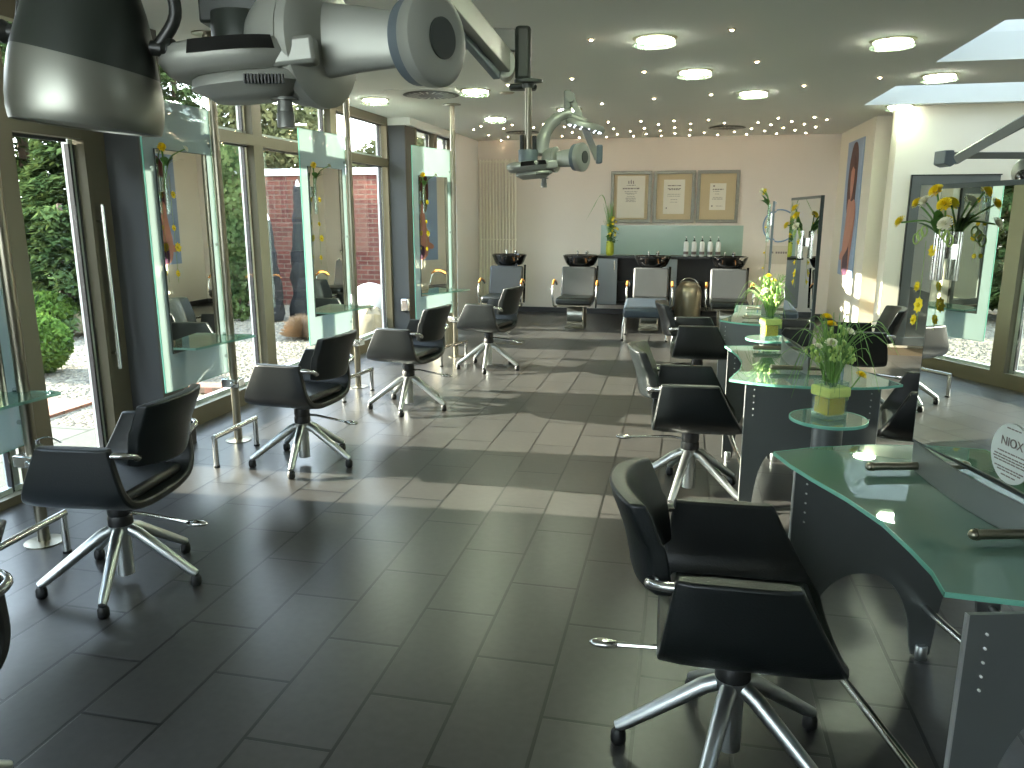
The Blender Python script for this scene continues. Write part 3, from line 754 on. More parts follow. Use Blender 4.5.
# tube vase with flowers and a strand of yellow blossoms hanging on a mirror (local: mirror behind at y=0 side)
def make_tube_vase(label, group, ntube=1, h=.3, big=False, strand=True, seed=1):
    rnd = random.Random(seed)
    t = thing('tube_vase', label, 'vase', group=group)
    mb = MB()
    for k in range(ntube): mb.lathe([(.001, 0), (.0135, .002), (.0135, h), (.010, h), (.010, .02)], (0, k * .034 - (ntube - 1) * .017, 0), 14)
    mb.build('glass_tube', M['chrome'] if big else M['vase'], t)
    mb = MB(); mb.bb(-.03, -.018, -.03 - (ntube - 1) * .02, .03 + (ntube - 1) * .02, h * .45, h * .75); mb.build('holder', M['chrome'], t)
    mb = MB(); hd = MB()
    n = 6 if big else 3
    for k in range(n):
        a = rnd.uniform(-1.2, 1.2) if not big else -1.5 + 3.0 * k / (n - 1)
        L = rnd.uniform(.10, .19) if big else rnd.uniform(.1, .17)
        tip = Vector((rnd.uniform(.02, .07), math.sin(a) * L, h + math.cos(a) * L * .9 + .02))
        mb.tube(smooth_pts([(0, (k % max(ntube, 1)) * .03 - .015, h * .5), (0.01, tip.y * .3, h + .03), tuple(tip)], 4), .0035, 6)
        flower(hd, tip, (tip.x + .6, tip.y * 3, .5), (.028 if big else .024), 0 if (k % 3 != 2) else 1, 'pom')
    mb.build('stem', M['stem'], t); hd.build('blossom', [M['yellow'], M['petalw']], t, smooth=0)
    lf = MB()
    for k in range(9 if big else 5):
        a = rnd.uniform(-1, 1); leafblade(lf, (0.01, 0, h - .01), (rnd.uniform(.1, .6), math.sin(a), math.cos(a) * 1.2), rnd.uniform(.09, .16), .018, .4)
    lf.build('leaf', M['leaf'], t, smooth=0)
    if big:
        cu = MB()
        for s in (-1, 1):
            for j in range(3):
                c0 = Vector((.03, s * (.06 + .025 * j), h - .0 - .015 * j)); cu.tube([c0 + Vector((0, .02 * math.cos(a_ * PI / 6), .02 * math.sin(a_ * PI / 6))) for a_ in range(12)], .003, 5, closed=True)
        cu.build('curl', M['palegreen'], t)
    if strand:
        yo = -.085 if big else .03
        st = MB(); st.tube([(.004, yo, h * .8), (.004, yo, -.05), (.004, yo, -.2 if big else -.42)], .0012, 5); st.build('string', M['palegreen'], t)
        fl_ = MB()
        for j, z in enumerate((.11, -.03, -.10, -.16) if big else (.12, -.08, -.2, -.36)):
            yy = yo + .012 * (-1) ** j + (.05 if big and j == 0 else 0)
            flower(fl_, (.012, yy, z), (1, 0, .1), (.026, .022, .034, .024)[j], 0)
            fl_.sph((.016, yy, z), .008, 8, 6)
        fl_.build('hanging_blossom', M['yellow'], t, smooth=0)
    return t
TV = make_tube_vase('slim tube vase of yellow flowers hung on the leftmost mirror panel', 'tube vases hung on the window-side mirrors', seed=4)
tl = ['slim tube vase of yellow flowers hung on the mirror beside the near grey pillar', 'slim tube vase of yellow flowers hung on the mirror before the brick garden wall', 'slim tube vase of yellow flowers hung on the farthest window-side mirror']
for i, st in enumerate(ST):
    l = loc2(st, -.012, -.54, 1.6)
    if i == 0: TV.location = l; TV.rotation_euler = (0, 0, st[1])
    else: dup(TV, l, st[1], tl[i - 1])

# ================================================================== GLASS DESKS with upright two-sided mirrors
def text_obj(body, size, M_, mat_, parent, name='lettering', ext=.0006):
    cu = bpy.data.curves.new(name, 'FONT'); cu.body = body; cu.size = size; cu.align_x = 'CENTER'; cu.align_y = 'CENTER'; cu.extrude = ext
    o = bpy.data.objects.new(name, cu); COL.objects.link(o)
    dg = bpy.context.evaluated_depsgraph_get(); me = bpy.data.meshes.new_from_object(o.evaluated_get(dg)); me.name = name
    bpy.data.objects.remove(o); me.materials.clear(); me.materials.append(mat_)
    n = bpy.data.objects.new(name, me); COL.objects.link(n); n.matrix_local = M_; n.parent = parent
    return n
def make_desk(label, c, rz, left, far_p, near_p, mirror_y, feet_y, bars, group='green glass styling desks down the middle of the room'):
    t = thing('glass_desk', label, 'desk', (c[0], c[1], 0), rz, group)
    ca, sa = math.cos(-rz), math.sin(-rz)
    def loc(p): x, y = p[0] - c[0], p[1] - c[1]; return (ca * x - sa * y, sa * x + ca * y)
    L = [loc(p) for p in left]
    poly = L + [(-x, y) for x, y in reversed(L) if x < -.02]
    mb = MB(); mb.prism(poly, .738, .750); tp = mb.build('glass_top', M['top'], t, smooth=0)
    mb = MB(); n = len(poly)
    for i in range(n):
        a = Vector((*poly[i], .744)); b = Vector((*poly[(i + 1) % n], .744))
        d = (b - a).normalized(); nn = Vector((d.y, -d.x, 0)) * .0015
        mid = (a + b) / 2
        mb.add([a - nn + Vector((0, 0, -.0065)), b - nn + Vector((0, 0, -.0065)), b - nn + Vector((0, 0, .0065)), a - nn + Vector((0, 0, .0065)),
                a + nn + Vector((0, 0, -.0065)), b + nn + Vector((0, 0, -.0065)), b + nn + Vector((0, 0, .0065)), a + nn + Vector((0, 0, .0065))],
               [(3, 2, 1, 0), (4, 5, 6, 7), (0, 1, 5, 4), (2, 3, 7, 6)])
    mb.build('top_edge', M['edge'], tp, smooth=0)
    legs = []
    for (yl, xl, ht, bow, xc) in (far_p, near_p):
        # curved sheet with two arched openings and a leg in the middle
        N = 72; vs = []; fs = []; W = abs(xl)
        for k in range(N + 1):
            x = -W + 2 * W * k / N; WL = W + xc if x < xc else W - xc
            ax = abs(x - xc); lo, hi = .04, WL - .07
            u = (ax - (lo + hi) / 2) / ((hi - lo) / 2)
            zb = .012 if abs(u) >= 1 else .012 + ht * (1 - abs(u) ** 2.3) ** .5
            y = yl + bow * (x / W) ** 2
            for s in (-.006, .006): vs += [(x, y + s, zb), (x, y + s, .737)]
        for k in range(N):
            a = 4 * k; b = a + 4
            fs += [(a, b, b + 1, a + 1), (a + 2, a + 3, b + 3, b + 2), (a, a + 2, b + 2, b), (a + 1, b + 1, b + 3, a + 3)]
        fs += [(0, 1, 3, 2), (4 * N, 4 * N + 2, 4 * N + 3, 4 * N + 1)]
        mb = MB(); mb.add(vs, fs); sp = mb.build('support_panel', M['sheet'], t, smooth=30)
        for s in (-1, 1):
            y = yl + bow
            mb = MB(); mb.bb(s * W - .002, s * W + .002, y - .0065, y + .0065, .012, .737); mb.build('panel_edge', M['sheetedge'], sp, smooth=0)
            for k in range(5):
                x = s * (W - .045); y = yl + bow * (x / W) ** 2; mb = MB(); mb.cyl((x, y - .012, .69 - .035 * k), (x, y + .012, .69 - .035 * k), .003, n=8); mb.build('light_dot', M['white'], sp)  # points of light at small holes, put in as white studs
        for x in (-W + .035, xc, W - .035):
            y = yl + bow * (x / W) ** 2
            mb = MB(); mb.lathe([(.02, 0), (.022, .012), (.022, .05), (.018, .055)], (x, y - .012, 0), 14); mb.build('foot', M['alu'], t)
        legs.append((yl, bow, W, xc))
    (ya, ba, wa, ca_), (yb, bb_, wb, cb_) = legs
    for x0, x1 in ((-wa + .03, -wb + .03), (ca_, cb_), (wa - .03, wb - .03)):
        mb = MB(); mb.cyl((x0, ya + ba * (x0 / wa) ** 2, .2), (x1, yb + bb_ * (x1 / wb) ** 2, .2), .014); mb.build('foot_bar', M['chrome'], t)
    y0, y1 = mirror_y
    mb = MB(); mb.bb(-.009, .009, y0, y1, .85, 1.70); mi = mb.build('mirror', M['mirroredge'], t, smooth=0)
    mb = MB(); N = 20; vs = []
    for k in range(N + 1):
        y = y0 + (y1 - y0) * k / N; x = -.045 * math.sin(PI * k / N)
        for sx_ in (-.004, .004): vs += [(x + sx_, y, .752), (x + sx_, y, .849)]
    fs = []
    for k in range(N):
        a = 4 * k; b = a + 4; fs += [(a, b, b + 1, a + 1), (a + 2, a + 3, b + 3, b + 2), (a + 1, b + 1, b + 3, a + 3)]
    mb.add(vs, fs); mb.build('curved_foot_plate', M['sheet'], t, smooth=30)
    mb = MB()
    for s in (-1, 1):
        x = s * .0096; f = [(x, y0 + .004, .856), (x, y1 - .004, .856), (x, y1 - .004, 1.685), (x, y0 + .004, 1.685)]
        mb.add(f, [(0, 1, 2, 3) if s > 0 else (3, 2, 1, 0)])
    mb.build('mirror_face', M['mirror'], mi, smooth=0)
    for y in feet_y:
        for s in (-1, 1):
            mb = MB(); mb.cyl((s * .005, y, .775), (s * .165, y, .775), .0135); mb.cyl((s * .165, y, .775), (s * .172, y, .775), .016); mb.sph((s * .176, y, .775), .0145, 12, 8)
            mb.build('mirror_foot', M['steel'], t)
    return t
d1l = [(.72, 3.05), (.51, 2.97), (.36, 2.88), (.40, 2.74), (.45, 2.61), (.53, 2.43), (.59, 2.25), (.62, 2.07), (.635, 1.94), (.63, 1.83), (.79, 1.82), (1.03, 1.83)]
D1 = make_desk('green glass desk in the right foreground with a tall mirror standing on it', (.905, 2.4), R(14.4), d1l, (.44, .40, .33, -.02, .13), (-.56, .40, .50, .0, .13), (-.42, .40), (.347, -.22), None)
d2l = [(.64, 5.31), (.45, 5.29), (.30, 5.25), (.335, 5.08), (.36, 4.92), (.37, 4.70), (.345, 4.47), (.27, 4.17), (.38, 4.11), (.49, 4.08), (.66, 4.07)]
D2 = make_desk('middle green glass desk, its edge behind the yellow flower vase', (.67, 4.74), R(3.3), d2l, (.45, .33, .34, -.02, 0), (-.50, .34, .34, -.01, 0), (-.38, .42), (.35, -.30), None)
d3l = [(.78, 7.70), (.52, 7.69), (.49, 7.4), (.475, 7.14), (.43, 6.85), (.36, 6.66), (.32, 6.56), (.42, 6.45), (.55, 6.37), (.66, 6.35)]
D3 = make_desk('farthest green glass desk, nearest to the washing chairs', (.74, 7.02), R(-7), d3l, (.45, .26, .34, -.02, 0), (-.45, .36, .34, -.02, 0), (-.55, .25), (.2, -.45), None)
# round sticker on the near mirror
Sx = Matrix.Translation((-.0105, -.02, 1.02)) @ Matrix.Rotation(R(-90), 4, 'Z') @ Matrix.Rotation(R(90), 4, 'X')

def round_stand(label, c):
    t = thing('round_glass_stand', label, 'stand', (c[0], c[1], 0), 0, 'round glass stands between the desks')
    mb = MB(); mb.lathe([(.16, .708), (.163, .714), (.16, .720)], n=40); mb.build('glass_disc', M['top'], t)
    mb = MB(); mb.lathe([(.165, .707), (.166, .714), (.165, .721), (.1615, .721), (.1615, .707)], n=40); mb.build('disc_edge', M['edge'], t)
    mb = MB(); mb.lathe([(.065, .0), (.065, .705)], n=28); mb.build('column', M['sheet'], t)
    return t
RS1 = (.665, 3.56); RS2 = (.64, 5.85)
round_stand('round glass stand between the nearest and the middle desk', RS1)
round_stand('round glass stand between the middle and the farthest desk', RS2)

def bouquet(label, loc, rz, seed, sc=1.0, group='square glass vases with lime felt bands and spring flowers'):
    rnd = random.Random(seed)
    t = thing('flower_vase', label, 'vase', loc, rz, group); t.scale = (sc,) * 3
    a = .052
    mb = MB(); 
    for x0, x1, y0, y1 in ((-a, a, -a, -a + .005), (-a, a, a - .005, a), (-a, -a + .005, -a, a), (a - .005, a, -a, a)): mb.bb(x0, x1, y0, y1, .0, .17)
    mb.bb(-a, a, -a, a, 0, .02); mb.build('glass_vase', M['vase'], t, smooth=0)
    mb = MB(); mb.bb(-a + .006, a - .006, -a + .006, a - .006, .021, .095); mb.build('yellow_granules', M['yellowbits'], t, bevel=.006)
    mb = MB(); b = a + .004
    mb.bb(-b - .004, b + .004, -b - .004, b + .004, (.10), .145); fo = mb.build('felt_band', M['felt'], t, bevel=.008)
    mb = MB(); mb.bb(b, b + .035, -.02, .03, .07, .135); mb.build('bow', M['felt'], fo, bevel=.01)
    st = MB(); bud = MB(); hd = MB(); gr = MB(); lf = MB()
    for k in range(8):
        an = rnd.uniform(0, 2 * PI); r1 = rnd.uniform(.02, .085); h = rnd.uniform(.27, .46)
        p0 = (rnd.uniform(-.02, .02), rnd.uniform(-.02, .02), .08); p1 = (r1 * math.cos(an) * .6, r1 * math.sin(an) * .6, .22); p2 = Vector((r1 * math.cos(an) * 1.5, r1 * math.sin(an) * 1.5, h))
        st.tube(smooth_pts([p0, p1, tuple(p2)], 5), .005, 6)
        for j in range(16):
            u = .35 + .65 * j / 16; q = Vector(p1).lerp(p2, u) + Vector((rnd.gauss(0, .012), rnd.gauss(0, .012), rnd.gauss(0, .008)))
            bud.sph(q, (.008, .008, .011), 6, 5)
    heads = [(-.075, -.06, .345, 1, .028), (.03, .07, .40, 0, .03), (-.02, .045, .44, 0, .026), (.11, -.05, .19, 0, .026), (-.05, .05, .31, 1, .024), (.05, -.02, .38, 1, .027)]
    for (x, y, z, mi, r) in heads:
        st.tube(smooth_pts([(0, 0, .1), (x * .6, y * .6, z * .65), (x, y, z)], 5), .003, 6)
        flower(hd, (x, y, z), (x, y - .1, .35), r, mi, 'pom')
    for k in range(44):
        an = rnd.uniform(0, 2 * PI); r = rnd.uniform(.08, .25); h = rnd.uniform(.28, .46); dz = rnd.uniform(.02, .24)
        blade_path(gr, [(0, 0, .12), (r * .25 * math.cos(an), r * .25 * math.sin(an), h * .75), (r * .75 * math.cos(an), r * .75 * math.sin(an), h), (r * 1.15 * math.cos(an), r * 1.15 * math.sin(an), h - dz)], .0034)
    for k in range(14):
        an = rnd.uniform(0, 2 * PI); blade_path(gr, [(0, 0, .12), (.03 * math.cos(an), .03 * math.sin(an), .3), (.07 * math.cos(an), .07 * math.sin(an), .46)], .0045)
    for k in range(18):
        an = rnd.uniform(0, 2 * PI); leafblade(lf, (0, 0, rnd.uniform(.17, .3)), (math.cos(an), math.sin(an), rnd.uniform(.3, 1.2)), rnd.uniform(.06, .1), .014, .3)
    st.build('stem', M['stem'], t); bud.build('bud', M['palegreen'], t); hd.build('blossom', [M['yellow'], M['petalw']], t, smooth=0)
    gr.build('grass_blade', M['grass'], t, smooth=0); lf.build('leaf', M['leaf'], t, smooth=0)
    return t
bouquet('square glass vase of grasses and flowers on the nearest round stand', (RS1[0], RS1[1], .7215), R(32), 3)
bouquet('square glass vase of grasses and flowers on the farther round stand', (RS2[0], RS2[1], .7215), R(15), 14)

# tube vases on the desk mirrors
def on_mirror(D, lx, ly, z):
    v = Matrix.Rotation(D.rotation_euler.z, 4, 'Z') @ Vector((lx, ly, 0)); return (D.location.x + v.x, D.location.y + v.y, z)
TVb = make_tube_vase('pair of chrome tubes of yellow flowers hung on the nearest desk mirror', 'chrome tube vases hung on the desk mirrors', 2, .18, True, True, 6)
TVb.location = on_mirror(D1, -.035, .33, 1.40); TVb.rotation_euler = (0, 0, D1.rotation_euler.z + PI); TVb.scale = (.85,) * 3
dup(TVb, on_mirror(D2, -.035, -.1, 1.36), D2.rotation_euler.z + PI, 'pair of chrome tubes of yellow flowers hung on the middle desk mirror')
dup(TV, on_mirror(D3, -.035, -.45, 1.38), D3.rotation_euler.z + PI, 'slim tube vase of yellow flowers hung on the farthest desk mirror', 'chrome tube vases hung on the desk mirrors')
# round printed sticker on the nearest mirror
t = thing('round_sticker', 'round white printed sticker low on the nearest desk mirror', 'sticker', on_mirror(D1, -.0112, -.09, .955), D1.rotation_euler.z)
RR = Matrix.Rotation(R(-90), 4, 'Z') @ Matrix.Rotation(R(90), 4, 'X')
mb = MB(); mb.lathe([(.001, 0), (.085, 0), (.085, .0008), (.001, .0008)], n=40, M=RR.inverted() if False else RR); mb.build('disc', M['sticker'], t)
text_obj('NIOX', .036, Matrix.Translation((-.0018, 0, .03)) @ RR, M['ink'], t)
mb = MB(); rnd = random.Random(3)
for z, hw in ((.07, .03), (-.0, .055), (-.012, .07), (-.02, .07), (-.028, .065), (-.045, .06), (-.053, .05), (-.065, .03)):
    y = -hw
    while y < hw:
        w = min(rnd.uniform(.006, .02), hw - y); mb.bb(-.0018, -.0009, y, y + w, z - .0018, z + .0018); y += w + .003
mb.build('printed_lines', M['ink'], t, smooth=0)

# ================================================================== WASHING CHAIRS (front towards -Y)
def make_wash(label):
    t = thing('washing_chair', label, 'washing chair', group='washing chairs with black basins along the back wall')
    mb = MB(); mb.prism([(-.14, .15), (.14, .15), (.14, -.12), (.09, -.16), (-.14, -.16)], 0, .03); mb.box((0, .1, .17), (.28, .06, .3)); mb.box((.125, -.02, .17), (.02, .26, .3))
    mb.build('pedestal', M['steel'], t, bevel=.005)
    mb = MB(); mb.cyl((-.11, -.02, .2), (.11, -.02, .2), .115, n=24); mb.build('pedestal_drum', M['alu'], t)
    mb = MB(); mb.box((0, -.03, .335), (.46, .46, .03)); mb.build('seat_frame', M['steel'], t, bevel=.005)
    mb = MB(); mb.box((0, -.06, .40), (.5, .52, .10)); mb.build('seat', M['leather'], t, bevel=.03, smooth=60)
    mb = MB(); mb.box((0, .24, .63), (.5, .07, .44), Matrix.Rotation(R(-14), 4, 'X')); mb.build('backrest', M['grey_leather'], t, bevel=.025, smooth=60)
    for s in (-1, 1):
        mb = MB(); mb.tube(smooth_pts([(s * .27, .12, .3), (s * .30, -.14, .32), (s * .31, -.2, .48), (s * .31, -.14, .63), (s * .305, -.02, .66), (s * .3, .12, .60)], 5), .014, 10)
        ar = mb.build('arm_loop', M['chrome'], t)
        mb = MB(); mb.tube(smooth_pts([(s * .31, -.17, .625), (s * .308, -.08, .672), (s * .302, .04, .655), (s * .30, .12, .61)], 4), [.016] * 13, 10); mb.build('arm_rest', M['wood'], ar)
    mb = MB(); mb.tube([(.25, .33, .3), (.26, .36, .86)], .016, 8); mb.box((0, .34, .58), (.3, .04, .6)); mb.build('basin_support', M['black'], t)
    mb = MB(); mb.lathe([(.001, .0), (.15, .0), (.2, .02), (.225, .06), (.25, .12), (.262, .15), (.262, .165), (.245, .168), (.225, .13), (.19, .06), (.1, .035), (.001, .03)], (0, .46, .84), 36, sy=.85); bs = mb.build('basin', M['black'], t)
    mb = MB(); mb.tube([(-.06, .56, .92), (-.06, .56, 1.05), (-.06, .5, 1.06)], .012, 8); mb.tube([(.07, .6, .92), (.07, .6, 1.03)], .02, 10); mb.sph((.07, .6, 1.04), .026, 10, 8); mb.build('tap', M['chrome'], bs)
    return t
W0 = make_wash('washing chair with black basin farthest left, in front of the ribbed radiator')
WX = [(-2.55, 11.05), (-1.47, 11.05), (-.43, 11.05), (.64, 11.05)]
wl = [None, 'washing chair with black basin in front of the plain wall, second from the left', 'washing chair with black basin, third from the left, with a blue-grey stool before it', 'washing chair with black basin farthest right, behind the farthest glass desk']
for i, (x, y) in enumerate(WX):
    if i == 0: W0.location = (x, y, 0)
    else: dup(W0, (x, y, 0), 0, wl[i])
t = thing('leg_rest_stool', 'blue-grey padded stool on chrome legs pushed up to the third washing chair', 'stool', (-.44, 10.22, 0))
mb = MB(); mb.box((0, .0, .40), (.56, .56, .13), Matrix.Rotation(R(9), 4, 'X')); mb.build('cushion', M['blue_leather'], t, bevel=.035, smooth=60)
for sx in (-1, 1):
    for sy in (-1, 1):
        mb = MB(); mb.tube([(sx * .25, sy * .23, .37 + sy * .03), (sx * .275, sy * .24, .2), (sx * .28, sy * .25, .015)], .016, 10); lg = mb.build('leg', M['chrome'], t)
        mb = MB(); mb.cyl((sx * .28, sy * .25, 0), (sx * .28, sy * .25, .02), .018); mb.build('foot_cap', M['rubber'], lg)

# ================================================================== BACK WALL
YF = 12.28
t = thing('back_cabinet', 'wall-hung grey and black cabinet with a black worktop behind the washing chairs', 'cabinet', (-.21, 12.48, 0))
def lx(X): return X + .21
mb = MB()
mb.bb(lx(-1.3), lx(.88), -.18, .19, .19, .215); mb.bb(lx(-1.3), lx(-1.27), -.18, .19, .215, .92); mb.bb(lx(.85), lx(.88), -.18, .19, .215, .92); mb.bb(lx(-1.27), lx(.85), .17, .19, .215, .92)
mb.bb(lx(-.99), lx(-.34), -.17, .17, .54, .56); mb.bb(lx(-.08), lx(.85), -.17, .17, .54, .56)
mb.build('body', M['cabin'], t, smooth=0)
mb = MB(); mb.bb(lx(-1.33), lx(.91), -.21, .195, .92, .955); mb.build('worktop', M['blacktop'], t, bevel=.004)
for a, b, hx in ((-1.3, -.995, -1.04), (-.34, -.08, None)):
    mb = MB(); mb.bb(lx(a), lx(b), -.2, -.18, .2, .915); dd = mb.build('door', M['cab'], t, bevel=.003)
    if hx:
        mb = MB(); mb.cyl((lx(hx), -.235, .72), (lx(hx), -.235, .88), .008); mb.cyl((lx(hx), -.235, .74), (lx(hx), -.2, .74), .005); mb.cyl((lx(hx), -.235, .86), (lx(hx), -.2, .86), .005); mb.build('handle', M['chrome'], dd)
mb = MB(); mb.bb(-1.3, .89, 12.66, 12.675, .96, 1.42); o = mb.build('glass_splashback', M['splash'], smooth=0); tag(o, 'pale green glass splashback on the wall above the black worktop', 'splashback')
t = thing('pump_bottle', 'leftmost white pump bottle on the black worktop', 'bottle', group='white pump bottles on the black worktop')
mb = MB(); mb.lathe([(.034, 0), (.037, .004), (.037, .2), (.03, .22), (.014, .228)], n=20); mb.build('bottle_body', M['white'], t)
mb = MB(); mb.lathe([(.0378, .03), (.0378, .075)], n=20); mb.build('label_band', M['ink'], t)
mb = MB(); mb.lathe([(.016, .226), (.016, .25), (.005, .252), (.005, .285)], n=12); pm = mb.build('pump', M['plastic'], t)
mb = MB(); mb.tube([(0, 0, .28), (0, 0, .3), (-.01, -.04, .302)], .006, 8); mb.build('nozzle', M['white'], pm)
bl = ['second white pump bottle from the left on the black worktop', 'middle one of the five white pump bottles on the black worktop', 'second white pump bottle from the right on the black worktop', 'rightmost white pump bottle on the black worktop']
for i in range(5):
    l = (.04 + .12 * i, 12.42, .956)
    if i == 0: t.location = l
    else: dup(t, l, 0, bl[i - 1])
t = thing('grass_vase', 'yellow-green vase of tall grasses on the left end of the black worktop', 'vase', (-1.13, 12.42, .956))
mb = MB(); mb.lathe([(.04, 0), (.062, .03), (.06, .12), (.055, .22), (.05, .225), (.05, .2)], n=20); mb.build('pot', M['pot'], t)
gr = MB(); bd = MB(); lf = MB(); rnd = random.Random(5)
for k in range(60):
    an = rnd.uniform(0, 2 * PI); r = rnd.uniform(.02, .1); h = rnd.uniform(.5, .85)
    blade_path(gr, [(0, 0, .15), (r * .3 * math.cos(an), r * .3 * math.sin(an), h * .6), (r * math.cos(an) - .03, r * math.sin(an), h)], .006)
for k in range(5):
    an = PI + rnd.uniform(-.4, .4); blade_path(gr, [(0, 0, .2), (-.06, 0, .7), (-.16, .03, .93), (-.26 - .03 * k, 0, .75 - .05 * k)], .003)
for k in range(26): flower(bd, (rnd.uniform(-.03, .12), rnd.uniform(-.08, .04), rnd.uniform(.3, .6)), (rnd.uniform(-1, 1), -1, .3), .022, 0)
for k in range(60): leafblade(lf, (rnd.uniform(-.03, .06), rnd.uniform(-.04, .02), rnd.uniform(.2, .5)), (rnd.uniform(-.4, 1), rnd.uniform(-1, .4), rnd.uniform(0, 1)), rnd.uniform(.06, .12), .02, .4)
gr.build('grass_blade', M['grass'], t, smooth=0); bd.build('blossom', M['yellow'], t, smooth=0); lf.build('leaf', M['leaf'], t, smooth=0)
# framed certificates
def cert(label, xc, seed, pw, ph, darker=False):
    t = thing('framed_certificate', label, 'picture frame', (xc, YBK - .001, 1.855), 0, 'framed certificates in a row above the worktop')
    w, h, f = .315, .395, .05
    mb = MB(); mb.bb(-w, w, -.03, 0, h - f, h); mb.bb(-w, w, -.03, 0, -h, -h + f); mb.bb(-w, -w + f, -.03, 0, -h + f, h - f); mb.bb(w - f, w, -.03, 0, -h + f, h - f)
    mb.build('frame', M['frameold'], t, bevel=.004)
    mb = MB(); mb.bb(-w + f, w - f, -.014, -.006, -h + f, h - f); mb.build('mount', M['mount'], t, smooth=0)
    mb = MB(); mb.bb(-pw, pw, -.018, -.014, -ph, ph); pa = mb.build('certificate', M['paper'], t, smooth=0)
    F = Matrix.Rotation(R(90), 4, 'X')
    rnd = random.Random(seed); mk = MB()
    def row(z, hw, th, x0=0, gap=.25):
        x = -hw
        while x < hw:
            wd = min(rnd.uniform(.012, .05), hw - x)
            mk.bb(x0 + x, x0 + x + wd, -.019, -.018, z - th / 2, z + th / 2); x += wd + .008
    if seed == 1:
        for k in (-1, 0, 1): mk.prism([(k * .035 - .008, ph - .12), (k * .035 + .008, ph - .12), (k * .035 + .004, ph - .07 + .02 * (k == 0)), (k * .035 - .012, ph - .075)], .018, .019, Matrix(((1, 0, 0, 0), (0, 0, -1, 0), (0, 1, 0, 0), (0, 0, 0, 1))))
        row(ph - .14, .07, .01); row(ph - .19, .13, .02)
        for z, w in ((.235, .1), (.26, .09), (.275, .06), (.31, .06), (.335, .08), (.35, .08), (.37, .07), (.39, .08)): row(ph - z, w, .007)
    elif seed == 2:
        row(ph - .09, .1, .014); row(ph - .135, .1, .01); row(ph - .15, .08, .012); row(ph - .22, .1, .006); row(ph - .25, .1, .006); row(ph - .3, .05, .006); row(ph - .34, .06, .006); mk.bb(-.12, -.1, -.019, -.018, -ph + .08, -ph + .1)
    else:
        mk.bb(-.075, -.05, -.019, -.018, ph - .05, ph - .03); row(ph - .09, .08, .014); row(ph - .12, .05, .006, -.02); row(ph - .16, .03, .006, -.01); row(ph - .21, .07, .006); row(ph - .235, .08, .008); mk.bb(-.09, -.07, -.019, -.018, -ph + .05, -ph + .07); row(-ph + .06, .05, .006, .03)
    mk.build('printed_lines', M['ink'], pa, smooth=0)
    return t
cert('left framed certificate with a large white sheet, above the worktop', -.845, 1, .215, .32)
cert('middle framed certificate on a beige mount, above the worktop', -.18, 2, .16, .26)
cert('right framed certificate with the smallest sheet, above the worktop', .48, 3, .12, .2)
# blue ring sign and plate on the back wall
t = thing('ring_sign', 'pale blue ring sign on the back wall behind the farthest desk mirror', 'sign', (1.42, YBK, 1.42))
mb = MB(); mb.tube([(.24 * math.cos(a * PI / 20), -.012, .24 * math.sin(a * PI / 20)) for a in range(40)], .011, 8, True); mb.build('ring', M['ringblue'], t)
mb = MB(); mb.cyl((0, -.006, 0), (0, -.001, 0), .235, n=40); mb.build('disc', M['wall'], t)
t = thing('wall_plate', 'small light rectangular plate on the back wall below the blue ring', 'sign', (1.46, YBK, .98))
mb = MB(); mb.bb(-.22, .22, -.012, 0, -.14, .14); mb.build('plate', M['plate'], t, bevel=.004); mb = MB(); [mb.bb(-.07 + .035 * k, -.045 + .035 * k, -.0135, -.012, .02, .05) for k in range(6)]; mb.build('printed_marks', M['ink'], t, smooth=0)
# ribbed radiator
t = thing('tall_radiator', 'tall cream column radiator on the back wall near the left corner', 'radiator', (-2.98, 12.595, 0))
for k in range(12):
    mb = MB(); mb.tube([(-.29 + k * .0527, 0, .2), (-.29 + k * .0527, 0, 2.45)], .0135, 10); mb.build('radiator_tube', M['cream'], t)
for z in (.24, 1.18, 2.41):
    mb = MB(); mb.cyl((-.305, .012, z), (.305, .012, z), .012 if z < 2 and z > 1 else .02); mb.build('cross_pipe', M['cream'], t)
mb = MB(); mb.cyl((-.2, .02, .6), (-.2, .08, .6), .012); mb.cyl((.2, .02, .6), (.2, .08, .6), .012); mb.cyl((-.2, .02, 2.2), (-.2, .08, 2.2), .012); mb.cyl((.2, .02, 2.2), (.2, .08, 2.2), .012); mb.build('wall_bracket', M['cream'], t)
# metal bins
t = thing('dome_bin', 'tall smoky metal bin with domed lid and carrying ring beside the third washing chair', 'bin', (.1, 11.6, 0))
mb = MB(); mb.lathe([(.17, 0), (.185, .02), (.19, .4), (.19, .44)], n=32); mb.build('bin_body', M['smoke'], t)
mb = MB(); mb.lathe([(.192, .44), (.19, .5), (.165, .57), (.11, .625), (.05, .645), (.001, .65)], n=32); mb.build('dome_lid', M['smoke'], t)
mb = MB(); mb.tube([(.165 * math.cos(a * PI / 14), -.04, .50 + .19 * math.sin(a * PI / 14)) for a in range(15)], .009, 8); mb.build('carrying_ring', M['chrome'], t)
t = thing('ribbed_waste_bin', 'fluted metal waste bin on the floor behind the third mirror panel', 'bin', (-2.86, 9.2, 0))
mb = MB(); n = 48
vs = []; fs = []
for i, z in enumerate((0, .5)):
    for k in range(n): r = (.14 + .012 * i) * (1 + .03 * (k % 2)); a = 2 * PI * k / n; vs.append((r * math.cos(a), r * math.sin(a), z))
fs = [(k, (k + 1) % n, n + (k + 1) % n, n + k) for k in range(n)] + [tuple(range(n - 1, -1, -1))]
mb.add(vs, fs); mb.build('bin_body', M['smoke'], t, smooth=0)
mb = MB(); mb.lathe([(.15, .5), (.165, .505), (.165, .515), (.15, .515)], n=32); mb.build('rim', M['steel'], t)
